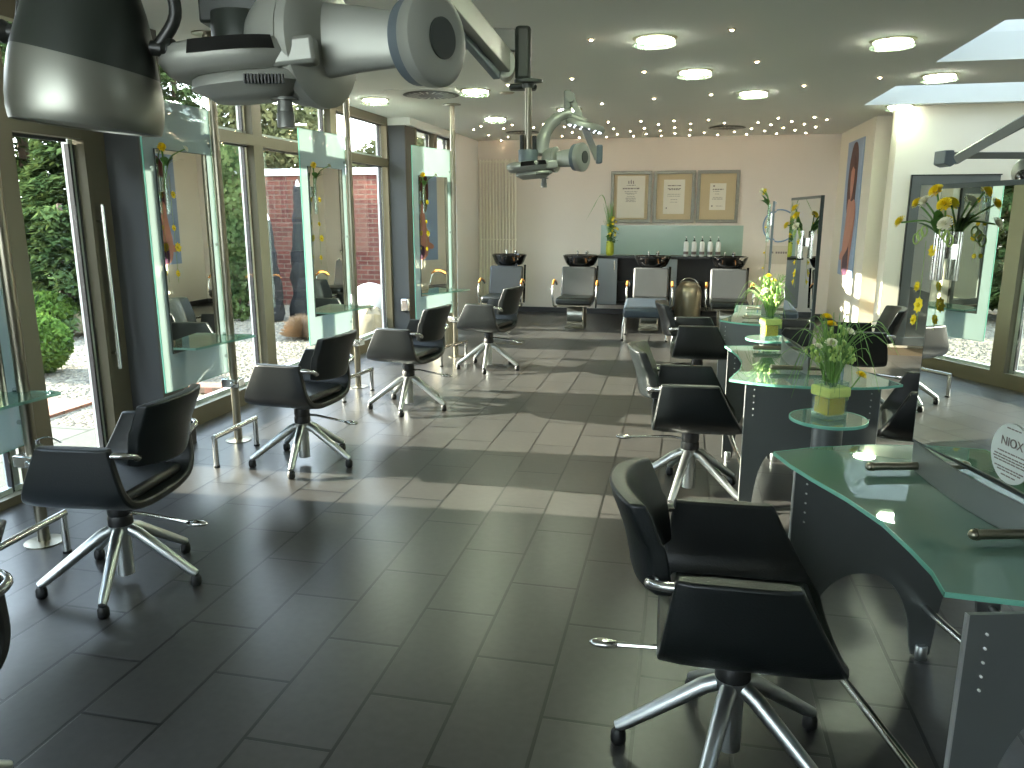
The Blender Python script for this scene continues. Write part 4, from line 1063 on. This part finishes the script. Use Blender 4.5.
# poster with a long-haired figure
t = thing('hair_poster', 'tall unframed poster of a long red-haired woman on the cream right-hand wall', 'poster', (2.198, 11.5, 1.66))
# local: y = 11.5-Y direction; poster faces -x
mb = MB(); mb.bb(-.012, 0, -.5, .5, -.9, .9); sh = mb.build('sheet', M['pbg'], t, smooth=0)
def pp(name, pts, mk, off):
    mb = MB(); n = len(pts); q = smooth_pts([(0, -u, v) for u, v in pts], 4, True)
    mb.prism([(p.y, p.z) for p in q], -off - .002, -off, Matrix(((0, 0, 1, 0), (1, 0, 0, 0), (0, 1, 0, 0), (0, 0, 0, 1)))); mb.build(name, M[mk], sh, smooth=0)
# u runs to the right of the poster as seen from the room
pp('figure_hair', [(-.12, .84), (.1, .86), (.24, .7), (.26, .4), (.22, .05), (.1, -.1), (-.05, .0), (-.22, -.05), (-.3, .25), (-.27, .6)], 'phair', .013)
pp('figure_body', [(-.16, .12), (.05, .1), (.24, .12), (.36, -.05), (.3, -.4), (.22, -.75), (.2, -.87), (-.2, -.87), (-.3, -.55), (-.22, -.2)], 'pskin', .0155)
pp('figure_face', [(-.06, .6), (.08, .6), (.13, .42), (.08, .22), (.0, .12), (-.08, .24), (-.11, .42)], 'pskin', .018)
pp('figure_dress', [(-.1, -.5), (.1, -.45), (.16, -.7), (.14, -.87), (-.14, -.87), (-.18, -.7)], 'pdark', .0205)
pp('figure_arm', [(.28, .02), (.36, -.1), (.18, -.45), (-.1, -.62), (-.34, -.7), (-.38, -.62), (-.1, -.48), (.1, -.3)], 'pskin', .023)
pp('figure_fringe', [(-.13, .64), (.0, .7), (.14, .62), (.12, .52), (.0, .56), (-.12, .5)], 'phair', .0205)
# big framed wall mirror on the right-hand wall
t = thing('wall_mirror', 'large grey-framed wall mirror behind the nearest desk mirror', 'mirror', (2.87, 9.59, 1.065))
w, h, f = .44, .945, .1
mb = MB(); mb.bb(-w, w, -.03, 0, h - f, h); mb.bb(-w, w, -.03, 0, -h, -h + f); mb.bb(-w, -w + f, -.03, 0, -h + f, h - f); mb.bb(w - f, w, -.03, 0, -h + f, h - f)
fr = mb.build('frame', M['sheet'], t, bevel=.004)
mb = MB(); mb.bb(-w - .012, -w, -.035, 0, -h, h + .012); mb.bb(-w, w + .012, -.035, 0, h, h + .012); mb.build('frame_edge', M['plastic'], fr, smooth=0)
mb = MB(); mb.bb(-w + f, w - f, -.018, -.01, -h + f, h - f); mb.build('mirror_face', M['mirror'], t, smooth=0)
# wall-mounted dispenser on the far pillar and sockets on the floor
t = thing('soap_dispenser', 'small chrome dispenser on the grey far pillar', 'dispenser', (-3.44, 9.385, .46))
mb = MB(); mb.box((0, 0, 0), (.12, .07, .17)); mb.build('housing', M['chrome'], t, bevel=.02); mb = MB(); mb.cyl((0, -.036, .02), (0, -.05, .02), .035); mb.build('dial', M['chrome'], t)
for i, (px_, py_) in enumerate(((500, 343), (516, 344))):
    g_ = ground(px_, py_); mb = MB(); mb.lathe([(.085, 0), (.085, .006), (.06, .009), (.001, .01)], n=28); o = mb.build('floor_socket', M['steel'], smooth=30); o.location = (g_.x, g_.y, 0)
    tag(o, ['left of two round metal floor sockets behind the farthest window-row chair', 'right of two round metal floor sockets behind the farthest window-row chair'][i], 'floor socket', 'round metal floor sockets')
# glass jar and cable on the nearest mirror bracket
l = loc2(ST[0], .09, .12, .462)
t = thing('spray_bottle', 'small clear bottle with chrome spout on the bracket of the leftmost mirror panel', 'bottle', loc2(ST[0], 0.035, .0, .4605))
mb = MB(); mb.lathe([(.02, 0), (.022, .004), (.022, .045), (.012, .055)], n=16); mb.build('bottle_body', M['vase'], t)
mb = MB(); mb.lathe([(.012, .055), (.012, .075), (.004, .078)], n=12); mb.tube(smooth_pts([(0, 0, .075), (.05, .02, .085), (.09, .05, .05)], 4), .004, 6); mb.build('spout', M['chrome'], t)

# ================================================================== CEILING FIXTURES
def ceil_pt(x, y): return ground(x, y, ZC)
t = thing('ceiling_lamp', 'round recessed ceiling lamp largest and nearest, over the middle of the aisle', 'ceiling lamp', group='round glowing ceiling lamps')
mb = MB(); mb.lathe([(.135, -.012), (.15, -.002), (.135, 0)], n=36); mb.build('rim', M['spotring'], t)
mb = MB(); mb.lathe([(.115, -.02), (.118, -.016), (.118, -.003), (.115, 0)], n=36); mb.build('light_disc', M['lamp'], t)
mb = MB(); mb.lathe([(.14, -.048), (.143, -.045), (.143, -.04), (.1, -.04), (.1, -.048)], n=36); mb.build('glass_ring', M['lampglass'], t)
for k in range(3):
    a = k * 2.1; mb = MB(); mb.cyl((.128 * math.cos(a), .128 * math.sin(a), -.052), (.128 * math.cos(a), .128 * math.sin(a), 0), .005, n=8); mb.build('pin', M['chrome'], t)
LP = [((655, 37), None), ((893, 39), 'round ceiling lamp to the left of the nearer white roof light'), ((695, 70), 'round ceiling lamp second from the camera over the aisle'), ((940, 74), 'round ceiling lamp between the two white roof lights'),
      ((753, 91), 'round ceiling lamp above the farthest glass desk'), ((900, 104.6), 'round ceiling lamp under the edge of the farther white roof light, at the cream wall'), ((475, 89), 'round ceiling lamp beside the square air outlet'),
      ((375, 98), 'round ceiling lamp nearest to the windows'), ((495, 117), 'round ceiling lamp beyond the steel post by the windows, near the small spots'), ((569, 108), 'round ceiling lamp half hidden behind the far salon dryer arm')]
for i, ((x, y), lab_) in enumerate(LP):
    p = ceil_pt(x, y + 1)
    if i == 0: t.location = p; L0 = t
    else: dup(L0, p, 0, lab_)
for (x, y), lab_ in (((-.35, 3.4), 'added ceiling lamp out of view, lighting the near end of the aisle'),):
    dup(L0, (x, y, ZC), 0, lab_)  # extra lamp outside the view, added to brighten the near end
# small warm spots
t = thing('ceiling_spot', 'small warm ceiling spot', 'ceiling spot', group='small warm spots in the dense cluster before the back wall')
mb = MB(); mb.lathe([(.022, -.006), (.026, 0), (.017, -.001), (.015, -.005)], n=12); mb.build('rim', M['spotring'], t)
mb = MB(); mb.sph((0, 0, -.007), (.011, .011, .007), 10, 6); mb.build('bulb', M['spot'], t)
SP0 = t
near = [((591, 39), 'warm ceiling spot left of the nearest round ceiling lamp'), ((732, 29), 'warm ceiling spot right of the nearest round ceiling lamp, closest to the camera'), ((572, 78), 'warm ceiling spot above the joint of the far dryer arm'), ((644, 71), 'warm ceiling spot between the first two round aisle lamps'),
        ((757, 61), 'warm ceiling spot right of the second round aisle lamp'), ((804, 85), 'warm ceiling spot right of the third round aisle lamp'), ((880, 77), 'warm ceiling spot left of the round lamp between the roof lights'), ((508, 84), 'warm ceiling spot by the elbow of the near swing arm'),
        ((602, 103), 'warm ceiling spot right of the far dryer arm'), ((654, 98), 'warm ceiling spot between the far dryer and the third round aisle lamp'), ((711, 94), 'warm ceiling spot left of the third round aisle lamp'), ((827, 119), 'rightmost warm spot of the dense cluster before the back wall')]
for i, ((x, y), l_) in enumerate(near):
    if i == 0: SP0.location = ceil_pt(x, y); SP0['label'] = l_; SP0['group'] = 'larger warm ceiling spots spread over the aisle'
    else: dup(SP0, ceil_pt(x, y), 0, l_)
cl = []
for (x, y) in [(43,635),(52,667),(58,693),(123,616),(127,650),(127,680),(208,631),(206,663),(202,690),(300,611),(278,677),(347,688),(381,627),(432,672),(495,685),(520,656),(553,623),(587,668),(619,636),(647,682),(657,602),(683,652),(726,619),(742,664),(790,633),(798,678),(843,597),(848,648)]:
    cl.append((650 + x * .1953, y * .1953))
for (x, y) in [(377,148),(415,131),(454,178),(531,143),(574,125),(517,204),(553,187),(683,138),(691,184),(734,121),(830,182),(881,163),(919,191),(842,135)]:
    cl.append((400 + x * .1953, 100 + y * .1953))
for (x, y) in [(710,415),(729,438),(705,466),(742,457),(786,446),(797,463),(822,412),(834,436),(840,455),(588,450),(612,467)]:
    cl.append((400 + x * .293, y * .293))
for x, y in cl: dup(SP0, ceil_pt(x, y), 0, 'small warm ceiling spot in the dense cluster before the back wall', 'small warm spots in the dense cluster before the back wall')
# unlit tiny speakers / sensors
for (x, y), l_ in (((507, 90.5), 'flat round cap on the ceiling beside the near swing arm elbow'),):
    p = ceil_pt(x, y + 2); mb = MB(); mb.lathe([(.001, -.012), (.06, -.01), (.075, 0)], n=24); o = mb.build('smoke_detector', M['spotring']); o.location = p; tag(o, l_, 'smoke detector')
# round swirl air outlets
def vent(label, x, y, plate, sc=1.0):
    p = ceil_pt(x, y); t = thing('air_outlet', label, 'air outlet', p, 0, 'round ceiling air outlets')
    mb = MB(); r = .26 * sc
    if plate: mb.bb(-.36, .36, -.36, .36, -.006, 0); mb.build('plate', M['ceil'], t, smooth=0)
    mb = MB(); mb.lathe([(r, -.006), (r + .015, -.012), (r, -.014), (.06, -.014), (.001, -.014)], n=40); mb.build('disc', M['plastic'], t)
    mb = MB()
    for k in range(20):
        a = 2 * PI * k / 20; c, s = math.cos(a), math.sin(a)
        mb.add([(r * .45 * c, r * .45 * s, -.018), (r * .92 * math.cos(a + .1), r * .92 * math.sin(a + .1), -.018), (r * .92 * math.cos(a + .2), r * .92 * math.sin(a + .2), -.018), (r * .5 * math.cos(a + .12), r * .5 * math.sin(a + .12), -.018)], [(3, 2, 1, 0)])
    mb.build('vane', M['ceil'], t, smooth=0)
vent('round air outlet on a square plate, nearest, behind the big grey dryer drum', 431, 94, True)
vent('round air outlet above the framed certificates', 727, 127, False, .9)
vent('round air outlet above the tall radiator', 523, 132, False, .9)

# ================================================================== SALON DRYERS on swing arms
def frame_at(px_, py_, d):
    """origin of a device and its metres per picture step; x = to the right, z = up, y = away"""
    o = at(px_, py_, d); return o, d / FPX
def dryer(label, px_, py_, d, pole_top_y, rz=-YAW * 0, seed=0):
    o, u = frame_at(px_, py_, d)
    t = thing('salon_dryer', label, 'hair dryer', o, YAW)
    V = lambda x, y, z=0: Vector((x * u, z * u, -y * u))     # x right, y down (picture steps), z away
    return t, V, u
# the back unit: reference geometry (size in its own steps, 1 step = 5.35 mm), hub at the origin
def make_dryer(label, origin, u, back, hs=1.0, dx=47, ds=1.0, hx=0, dy=-2.5):
    t = thing('salon_dryer', label, 'hair dryer', origin, YAW, 'salon dryers hanging from swing arms')
    def V(x, y, z=0): return Vector((x * u, z * u, -y * u))
    def S(mb, name, mk, parent=None, **k): return mb.build(name, M[mk], parent or t, **k)
    rt = Matrix.Rotation(R(5), 4, 'Y').to_4x4() if False else Matrix.Rotation(R(-5), 4, 'Y')
    # control pod
    def pod(cx, cy, hw, hd, hh, sq=2.6, tp=.9, n=36, dz=0, cz=-13):
        mb = MB(); vs = []; fs = []
        lv = [(-1, tp * .9), (-.75, tp), (0, 1), (.7, .97), (1, .86)]
        for zz, s in lv:
            for k in range(n):
                a = 2 * PI * k / n; c, q = math.cos(a), math.sin(a)
                vs.append((hw * u * s * abs(c) ** (2 / sq) * (1 if c >= 0 else -1), hd * u * s * abs(q) ** (2 / sq) * (1 if q >= 0 else -1), hh * u * zz))
        for i in range(len(lv) - 1):
            for k in range(n): fs.append((i * n + k, i * n + (k + 1) % n, (i + 1) * n + (k + 1) % n, (i + 1) * n + k))
        fs.append(tuple(range(n - 1, -1, -1))); fs.append(tuple(range((len(lv) - 1) * n, len(lv) * n)))
        mb.add(vs, fs, Matrix.Translation(V(cx, cy, cz)) @ rt); return mb
    p = back
    pd = S(pod(-24, 8.2, 25, 20, 5.4), 'control_pod', 'silver', smooth=50)
    mb = MB(); mb.add([], [])
    # dark display set into the front of the pod
    n = 10; vs = []
    for k in range(n + 1):
        a = R(-105 + 62 * k / n); c, q = math.cos(a), math.sin(a); sq = 2.6
        for zz in (.2, 5.0):
            vs.append(((25.6 if zz < 1 else 24.2) * u * abs(c) ** (2 / sq) * (1 if c >= 0 else -1), (20.7 if zz < 1 else 19) * u * -abs(q) ** (2 / sq), zz * u))
    mb.add(vs + [(v[0] * .9, v[1] * .9, v[2]) for v in vs], [(2 * k, 2 * k + 2, 2 * k + 3, 2 * k + 1) for k in range(n)] + [(2 * k + 1, 2 * k + 3, 2 * n + 2 + 2 * k + 3, 2 * n + 2 + 2 * k + 1) for k in range(n)], Matrix.Translation(V(-24, 8.2, -13)) @ rt)
    S(mb, 'display', 'black', pd, smooth=30)
    lw = S(pod(-17.5, 17, 21, 15, 4.4, tp=.72), 'lower_tray', 'silver', smooth=50)
    mb = MB()
    for k in range(12): mb.box(V(-15 + k * 1.2, 16.2, -28.2 + .03 * k), (.5 * u, 1.6 * u, 3.2 * u))
    S(mb, 'vent_slots', 'rubber', lw, smooth=0)
    mb = MB(); mb.lathe([(3.2 * u, -4 * u), (3.2 * u, 1 * u), (2.8 * u, 1.6 * u), (3 * u, 2.2 * u), (2.8 * u, 2.8 * u), (2.8 * u, 6 * u)], V(-6, 27, -12), 20); mb.lathe([(5 * u, 5.6 * u), (5 * u, 6.6 * u)], V(-6, 27, -12), 20)
    S(mb, 'nozzle', 'silverdark')
    mb = MB(); mb.box(V(-2, 6.5, -21), (22 * u, 9 * u, 9.5 * u), rt); S(mb, 'joint_block', 'silver', bevel=.008 if u > .001 else .004)
    # big hub: flattened dome + rim
    mb = MB(); axis = Matrix.Rotation(R(90), 4, 'Y') @ Matrix.Rotation(R(0), 4, 'X')
    T = Matrix.Translation(V(hx, 0)) @ Matrix.Rotation(R(-22), 4, 'Z') @ axis @ Matrix.Diagonal((hs, hs, hs, 1))
    mb.lathe([(.001, -13 * u), (9 * u, -12 * u), (16 * u, -8.5 * u), (20 * u, -2 * u), (22 * u, 4 * u), (22.5 * u, 10 * u)], (0, 0, 0), 40, T)
    hb = S(mb, 'hub', 'silver', smooth=60)
    mb = MB(); mb.lathe([(22.2 * u, 10 * u), (23.2 * u, 11 * u), (23.2 * u, 15 * u), (21.5 * u, 16.4 * u), (10 * u, 17.4 * u), (.001, 17.6 * u)], (0, 0, 0), 40, T); S(mb, 'hub_rim', 'silver', hb, smooth=40)
    mb = MB(); mb.tube([Vector(T @ Vector((22.25 * u * math.cos(a * PI / 20), 22.25 * u * math.sin(a * PI / 20), 10.4 * u))) for a in range(40)], .25 * u, 5, True); S(mb, 'rim_groove', 'rubber', hb)
    # neck to the drum
    mb = MB(); vs = []; nn = 24; q = [(13 * hs + hx, -.5, -5, 13.5 * hs, 6), (22 * hs, -1, -6.5, 11.6 * hs + (2 if hs < 1 else 0), 5.4), (dx - 14, dy * .6, -9.5, 9.8, 4.4), (dx - 4, dy, -12.5, 10.6, 3.6)]
    for (x, y, z, hh_, dp) in q:
        for k in range(nn):
            a = 2 * PI * k / nn; c, s2 = math.cos(a), math.sin(a)
            vs.append(V(x, y, z) + Vector((0, dp * u * abs(c) ** .7 * (1 if c > 0 else -1), hh_ * u * abs(s2) ** .8 * (1 if s2 > 0 else -1))))
    mb.add(vs, [(i * nn + k, (i + 1) * nn + k, (i + 1) * nn + (k + 1) % nn, i * nn + (k + 1) % nn) for i in range(3) for k in range(nn)] + [tuple(range(3 * nn, 4 * nn)), tuple(range(nn - 1, -1, -1))]); S(mb, 'neck', 'silver', smooth=60)
    # drum
    dd = Vector((math.sin(R(56)), -math.cos(R(56)), 0)); q = dd.to_track_quat('Z', 'X').to_matrix().to_4x4()
    T2 = Matrix.Translation(V(dx, dy, -9)) @ q @ Matrix.Diagonal((ds, ds, 1, 1))
    mb = MB(); mb.lathe([(16 * u, -3.6 * u), (18.5 * u, -3 * u), (19.2 * u, 0), (19 * u, 2.6 * u), (17.5 * u, 3.8 * u), (13 * u, 4.6 * u), (.001, 5 * u)], (0, 0, 0), 44, T2); dr = S(mb, 'drum', 'silver', smooth=40)
    mb = MB(); mb.lathe([(8.2 * u, 4.6 * u), (8.2 * u, 5.5 * u), (.001, 5.6 * u)], (0, 0, 0), 32, T2); S(mb, 'drum_cap', 'housing', dr)
    mb = MB(); mb.lathe([(15 * u, -8.5 * u), (17.6 * u, -8 * u), (17.8 * u, -3.2 * u), (16 * u, -3 * u)], (0, 0, 0), 44, T2); S(mb, 'drum_liner', 'bluegrey', dr)
    # sleeve with pole and handles
    mb = MB(); mb.lathe([(11 * u, -5 * u), (11.4 * u, 8 * u), (11 * u, 8.6 * u), (2 * u, 8.6 * u)], V(-24, -2.5), 28); S(mb, 'sleeve', 'housing' if not back else 'bluegrey')
    for x, l_ in ((-31, 18), (-17, 17)):
        mb = MB(); mb.lathe([(2.4 * u, 0), (2.6 * u, l_ * u), (2 * u, l_ * u + .6 * u)], V(x, -9), 14); S(mb, 'handle', 'rubber')
    return t, V, u, S
# ---- far dryer
ob = at(549, 160, 4.1); ub = 4.1 / FPX * .87
tb, V, u, S = make_dryer('grey salon dryer hanging in the middle distance before the back wall', ob, ub / 1.0, True, .62, 36, .84)
top_y = 78
mb = MB(); mb.tube([V(-24, -10), V(-24, -top_y)], 3.9 * u, 16); S(mb, 'pole', 'steel')
mb = MB(); mb.lathe([(6.5 * u, -3 * u), (7 * u, 2 * u), (16 * u, 3 * u), (16 * u, 6 * u), (8 * u, 7 * u), (.001, 7 * u)], V(-24, -top_y - 3), 28, sy=.6); S(mb, 'pole_flange', 'housing')
# curved lamp neck and LED ring lamp above the pod
mb = MB(); mb.tube(smooth_pts([V(-8, -6, 4), V(-7, -22, 6), V(2, -40, 8), V(16, -50, 8), V(26, -52, 8)], 6), [8 * u] * 8 + [7 * u] * 8 + [5.4 * u] * 9, 16); nk = S(mb, 'curved_neck', 'silver', smooth=60)
mb = MB(); T3 = Matrix.Translation(V(42, -39, 8)) @ Matrix.Rotation(R(14), 4, 'Y')
mb.lathe([(9 * u, -4 * u), (13.5 * u, -4 * u), (14 * u, 0), (12 * u, 3 * u), (.001, 4.5 * u)], (0, 0, 0), 32, T3, sx=1.7); mb.tube(smooth_pts([V(18, -51, 8), V(30, -47, 8), V(42, -42, 8)], 4), 4.5 * u, 12)
rl = S(mb, 'ring_lamp', 'silver', smooth=50)
mb = MB()
for k in range(14):
    a = 2 * PI * k / 14; mb.sph(T3 @ Vector((19 * u * math.cos(a), 11.2 * u * math.sin(a), -4.2 * u)), .9 * u, 8, 6)
S(mb, 'lamp_bulb', 'led', rl)
mb = MB(); mb.lathe([(.001, -3.8 * u), (9 * u, -3.8 * u)], (0, 0, 0), 24, T3, sx=1.7); S(mb, 'lamp_inside', 'housing', rl)
# parallel arms of the far unit
def beam(name, a, b, w, h, mk, off=0):
    a = Vector(a); b = Vector(b); d = (b - a); q = d.to_track_quat('X', 'Z').to_matrix().to_4x4()
    mb = MB(); mb.box(((a + b) / 2), (d.length, w, h), q); return S(mb, name, mk, bevel=.004)
beam('arm_strut', V(25, -72, 16), V(58, -2, 18), 5 * u, 7.5 * u, 'silver')
mb = MB(); mb.bb(17 * u, 25 * u, 10 * u, 18 * u, 52 * u, 78 * u); S(mb, 'upper_joint', 'silverdark', bevel=.008)
mb = MB(); mb.cyl(V(24, -70, 8), V(24, -70, 22), 5.5 * u, n=20); S(mb, 'upper_pivot', 'silverdark')
mb = MB(); mb.bb(56 * u, 63 * u, 12 * u, 24 * u, -3 * u, 18 * u); S(mb, 'lower_joint', 'bluegrey', bevel=.008)
# ---- swing arm that carries the far dryer pole
t = thing('swing_arm', 'big grey ceiling swing arm coming down to the far dryer pole', 'swing arm', at(505, 62, 4.1), YAW)
u = 4.1 / FPX
def V(x, y, z=0): return Vector((x * u, z * u, -y * u))
def S(mb, name, mk, parent=None, **k): return mb.build(name, M[mk], parent or t, **k)
Wl = lambda x, y, d: Matrix.Rotation(-YAW, 3, 'Z') @ (at(x, y, d) - t.location)
beam('upper_arm', Wl(506, 64, 4.06), Wl(428, -28, 3.1), 14 * u, 20 * u, 'silver')
beam('lower_rail', Wl(497, 76, 4.0), Wl(408, -28, 3.05), 7 * u, 7 * u, 'bluegrey')
mb = MB(); mb.cyl(V(1, 5, -18), V(1, 5, 10), 9 * u, n=28, e=1.4); S(mb, 'elbow_cap', 'silver', smooth=40)
mb = MB(); mb.bb(10 * u, 26 * u, -8 * u, 10 * u, -18 * u, 33 * u); S(mb, 'end_block', 'housing', bevel=.02)
beam('cross_beam', V(-45, -23, 2), V(14, -20, 2), 10 * u, 20 * u, 'silverdark')
mb = MB(); mb.box(V(18, 24, 0), (28 * u, 16 * u, 5 * u)); S(mb, 'pole_clamp', 'housing', bevel=.01)
mb = MB(); p_ = Wl(428, -28, 3.1); mb.cyl(p_, p_ + Vector((0, 0, ZC - t.location.z - p_.z)), .05); S(mb, 'ceiling_pivot', 'silverdark')
# ---- near dryer, cropped by the top of the picture
on = at(306, 46, 1.62); un = 1.62 / FPX * 2.62
tn, V, u, S = make_dryer('big grey salon dryer across the top left of the picture', on, un, False, 1.0, 49, .88, -6, -.4)
mb = MB(); mb.tube([V(-24, -10), V(-24, -90)], 2.2 * u, 14); S(mb, 'pole', 'chrome')
mb = MB(); mb.tube(smooth_pts([V(-8, -6, 4), V(-8, -22, 6), V(-2, -40, 8), V(10, -55, 8)], 6), [12 * u] * 19, 16); S(mb, 'curved_neck', 'silver', smooth=60)
mb = MB(); mb.prism([(-38 * u, 7 * u), (-14 * u, 7 * u), (-12 * u, 40 * u), (-34 * u, 60 * u), (-38 * u, 60 * u)], -6 * u, 8 * u, Matrix(((1, 0, 0, 0), (0, 0, 1, 0), (0, 1, 0, 0), (0, 0, 0, 1)))); S(mb, 'rear_housing', 'housing', bevel=.006)
# ---- hood dryer (bucket shape) at the top left corner
oh = at(88, 122, 1.52); uh = 1.52 / FPX * .93
def S(mb, name, mk, parent=None, **k): return mb.build(name, M[mk], parent or t, **k)
t = thing('hood_lamp', 'dark and silver bell-shaped hood hanging at the top left corner', 'hood', oh, YAW); t.rotation_euler = (0, R(6), YAW)
u = uh
def V(x, y, z=0): return Vector((x * u, z * u, -y * u))
def slant(v): return (v[0], v[1], v[2] - .13 * v[0] * math.exp(-((v[2] - 60 * u) / (26 * u)) ** 2))
prof = [(73, -4), (75, 6), (75.5, 20), (74.5, 36), (72, 52), (70, 60)]
mb = MB(); mb.lathe([(72 * u, -2 * u), (72 * u, -6 * u)] + [(r * u, z * u) for r, z in prof], n=56); mb.v = [slant(v) for v in mb.v]; S(mb, 'silver_band', 'hoodband', smooth=50)
mb = MB(); mb.lathe([(r * u, z * u) for r, z in ((70.2, 60), (67, 76), (63, 94), (57, 116), (49, 138), (38, 158), (22, 172), (.001, 176))], n=56); mb.v = [slant(v) for v in mb.v]; S(mb, 'dark_dome', 'hoodtop', smooth=60)
mb = MB(); mb.lathe([(72 * u, -4 * u), (70 * u, 40 * u), (50 * u, 100 * u), (.001, 110 * u)], n=48); S(mb, 'inside', 'housing', smooth=60)
for s in (-1, 1):
    k0 = Vector((s * 68 * u, 0, 82 * u)); 
    mb = MB(); mb.cyl(k0, k0 + Vector((s * 12 * u, 0, 0)), 8 * u, n=16); mb.cyl(k0 + Vector((s * 12 * u, 0, 0)), k0 + Vector((s * 19 * u, 0, 0)), 8 * u, 12 * u, n=24); mb.cyl(k0 + Vector((s * 19 * u, 0, 0)), k0 + Vector((s * 23 * u, 0, 0)), 12 * u, 11 * u, n=24)
    S(mb, 'side_knob', 'plastic', smooth=40)
mb = MB(); mb.tube(smooth_pts([Vector((s_ * u, 0, z_ * u)) for s_, z_ in ((-68, 84), (-66, 110), (-62, 145), (-42, 178), (0, 192), (50, 180), (82, 150), (92, 116), (76, 86))], 5), 6.5 * u, 12); S(mb, 'yoke', 'plastic')
mb = MB(); mb.cyl(Vector((0, 0, 188 * u)), Vector((0, 0, .84)), 9 * u, n=16); S(mb, 'hanging_rod', 'plastic')
# ---- wall-side swing arm at the right edge
def S(mb, name, mk, parent=None, **k): return mb.build(name, M[mk], parent or t, **k)
t = thing('swing_arm', 'pale grey swing arm in front of the cream wall at the right edge', 'swing arm', at(945, 158, 4.8), YAW)
u = 4.8 / FPX
def V(x, y, z=0): return Vector((x * u, z * u, -y * u))
beam('upper_arm', V(6, 3, -6), V(88, -50, -20), 7 * u, 9 * u, 'silver')
beam('lower_rail', V(14, 2, 2), V(92, -43, -10), 3 * u, 4 * u, 'silverdark')
beam('cross_beam', V(0, -3, 8), V(92, -3, 8), 5 * u, 6.5 * u, 'silverdark')
mb = MB(); mb.prism([(-5 * u, 7 * u), (4 * u, 7 * u), (5 * u, -1 * u), (8 * u, -5 * u), (2 * u, -9 * u), (-5 * u, -6 * u)], -9 * u, 12 * u, Matrix(((1, 0, 0, 0), (0, 0, 1, 0), (0, 1, 0, 0), (0, 0, 0, 1)))); S(mb, 'end_block', 'bluegrey', bevel=.006)
mb = MB(); mb.cyl(V(90, -53, -30), V(90, -53, -6), 8 * u, n=20); S(mb, 'elbow_cap', 'bluegrey')
mb = MB(); mb.cyl(V(90, -53, -20), (V(90, -53, -20) + Vector((0, 0, .42))), .03); S(mb, 'ceiling_pole', 'silverdark')
mb = MB(); mb.sph(V(92, 13, 8), 16 * u, 24, 16); hd_ = S(mb, 'dryer_head', 'silver'); mb = MB(); mb.sph(V(84, 18, 2), 9 * u, 16, 10); S(mb, 'dark_opening', 'black', hd_)

# ================================================================== LIGHT
w = bpy.data.worlds.new('world'); bpy.context.scene.world = w; w.use_nodes = True
nt = w.node_tree; bg = nt.nodes['Background']
tc = nt.nodes.new('ShaderNodeTexCoord'); sx = nt.nodes.new('ShaderNodeSeparateXYZ'); nt.links.new(tc.outputs['Generated'], sx.inputs[0])
cr = nt.nodes.new('ShaderNodeValToRGB'); cr.color_ramp.elements[0].position = .0; cr.color_ramp.elements[0].color = (.93, .97, 1, 1); cr.color_ramp.elements[1].position = .7; cr.color_ramp.elements[1].color = (.52, .68, .92, 1)
nt.links.new(sx.outputs['Z'], cr.inputs[0]); nt.links.new(cr.outputs[0], bg.inputs[0]); bg.inputs[1].default_value = 5.6
sun = bpy.data.lights.new('sun', 'SUN'); sun.energy = 24.0; sun.angle = R(.53); sun.color = (1, .91, .76)
so = bpy.data.objects.new('sun', sun); COL.objects.link(so)
e, a = R(17), R(3.5)
to_sun = Vector((-math.cos(e) * math.cos(a), -math.cos(e) * math.sin(a), math.sin(e)))
so.rotation_euler = to_sun.to_track_quat('Z', 'Y').to_euler()
sc = bpy.context.scene
sc.view_settings.view_transform = 'Standard'; sc.view_settings.look = 'None'; sc.view_settings.gamma = 1; sc.view_settings.use_curve_mapping = False
sc.view_settings.exposure = 1.22
sc.cycles.max_bounces = 12; sc.cycles.transparent_max_bounces = 24; sc.cycles.glossy_bounces = 6; sc.cycles.diffuse_bounces = 5
sc.cycles.caustics_reflective = False; sc.cycles.caustics_refractive = False; sc.cycles.sample_clamp_indirect = 6
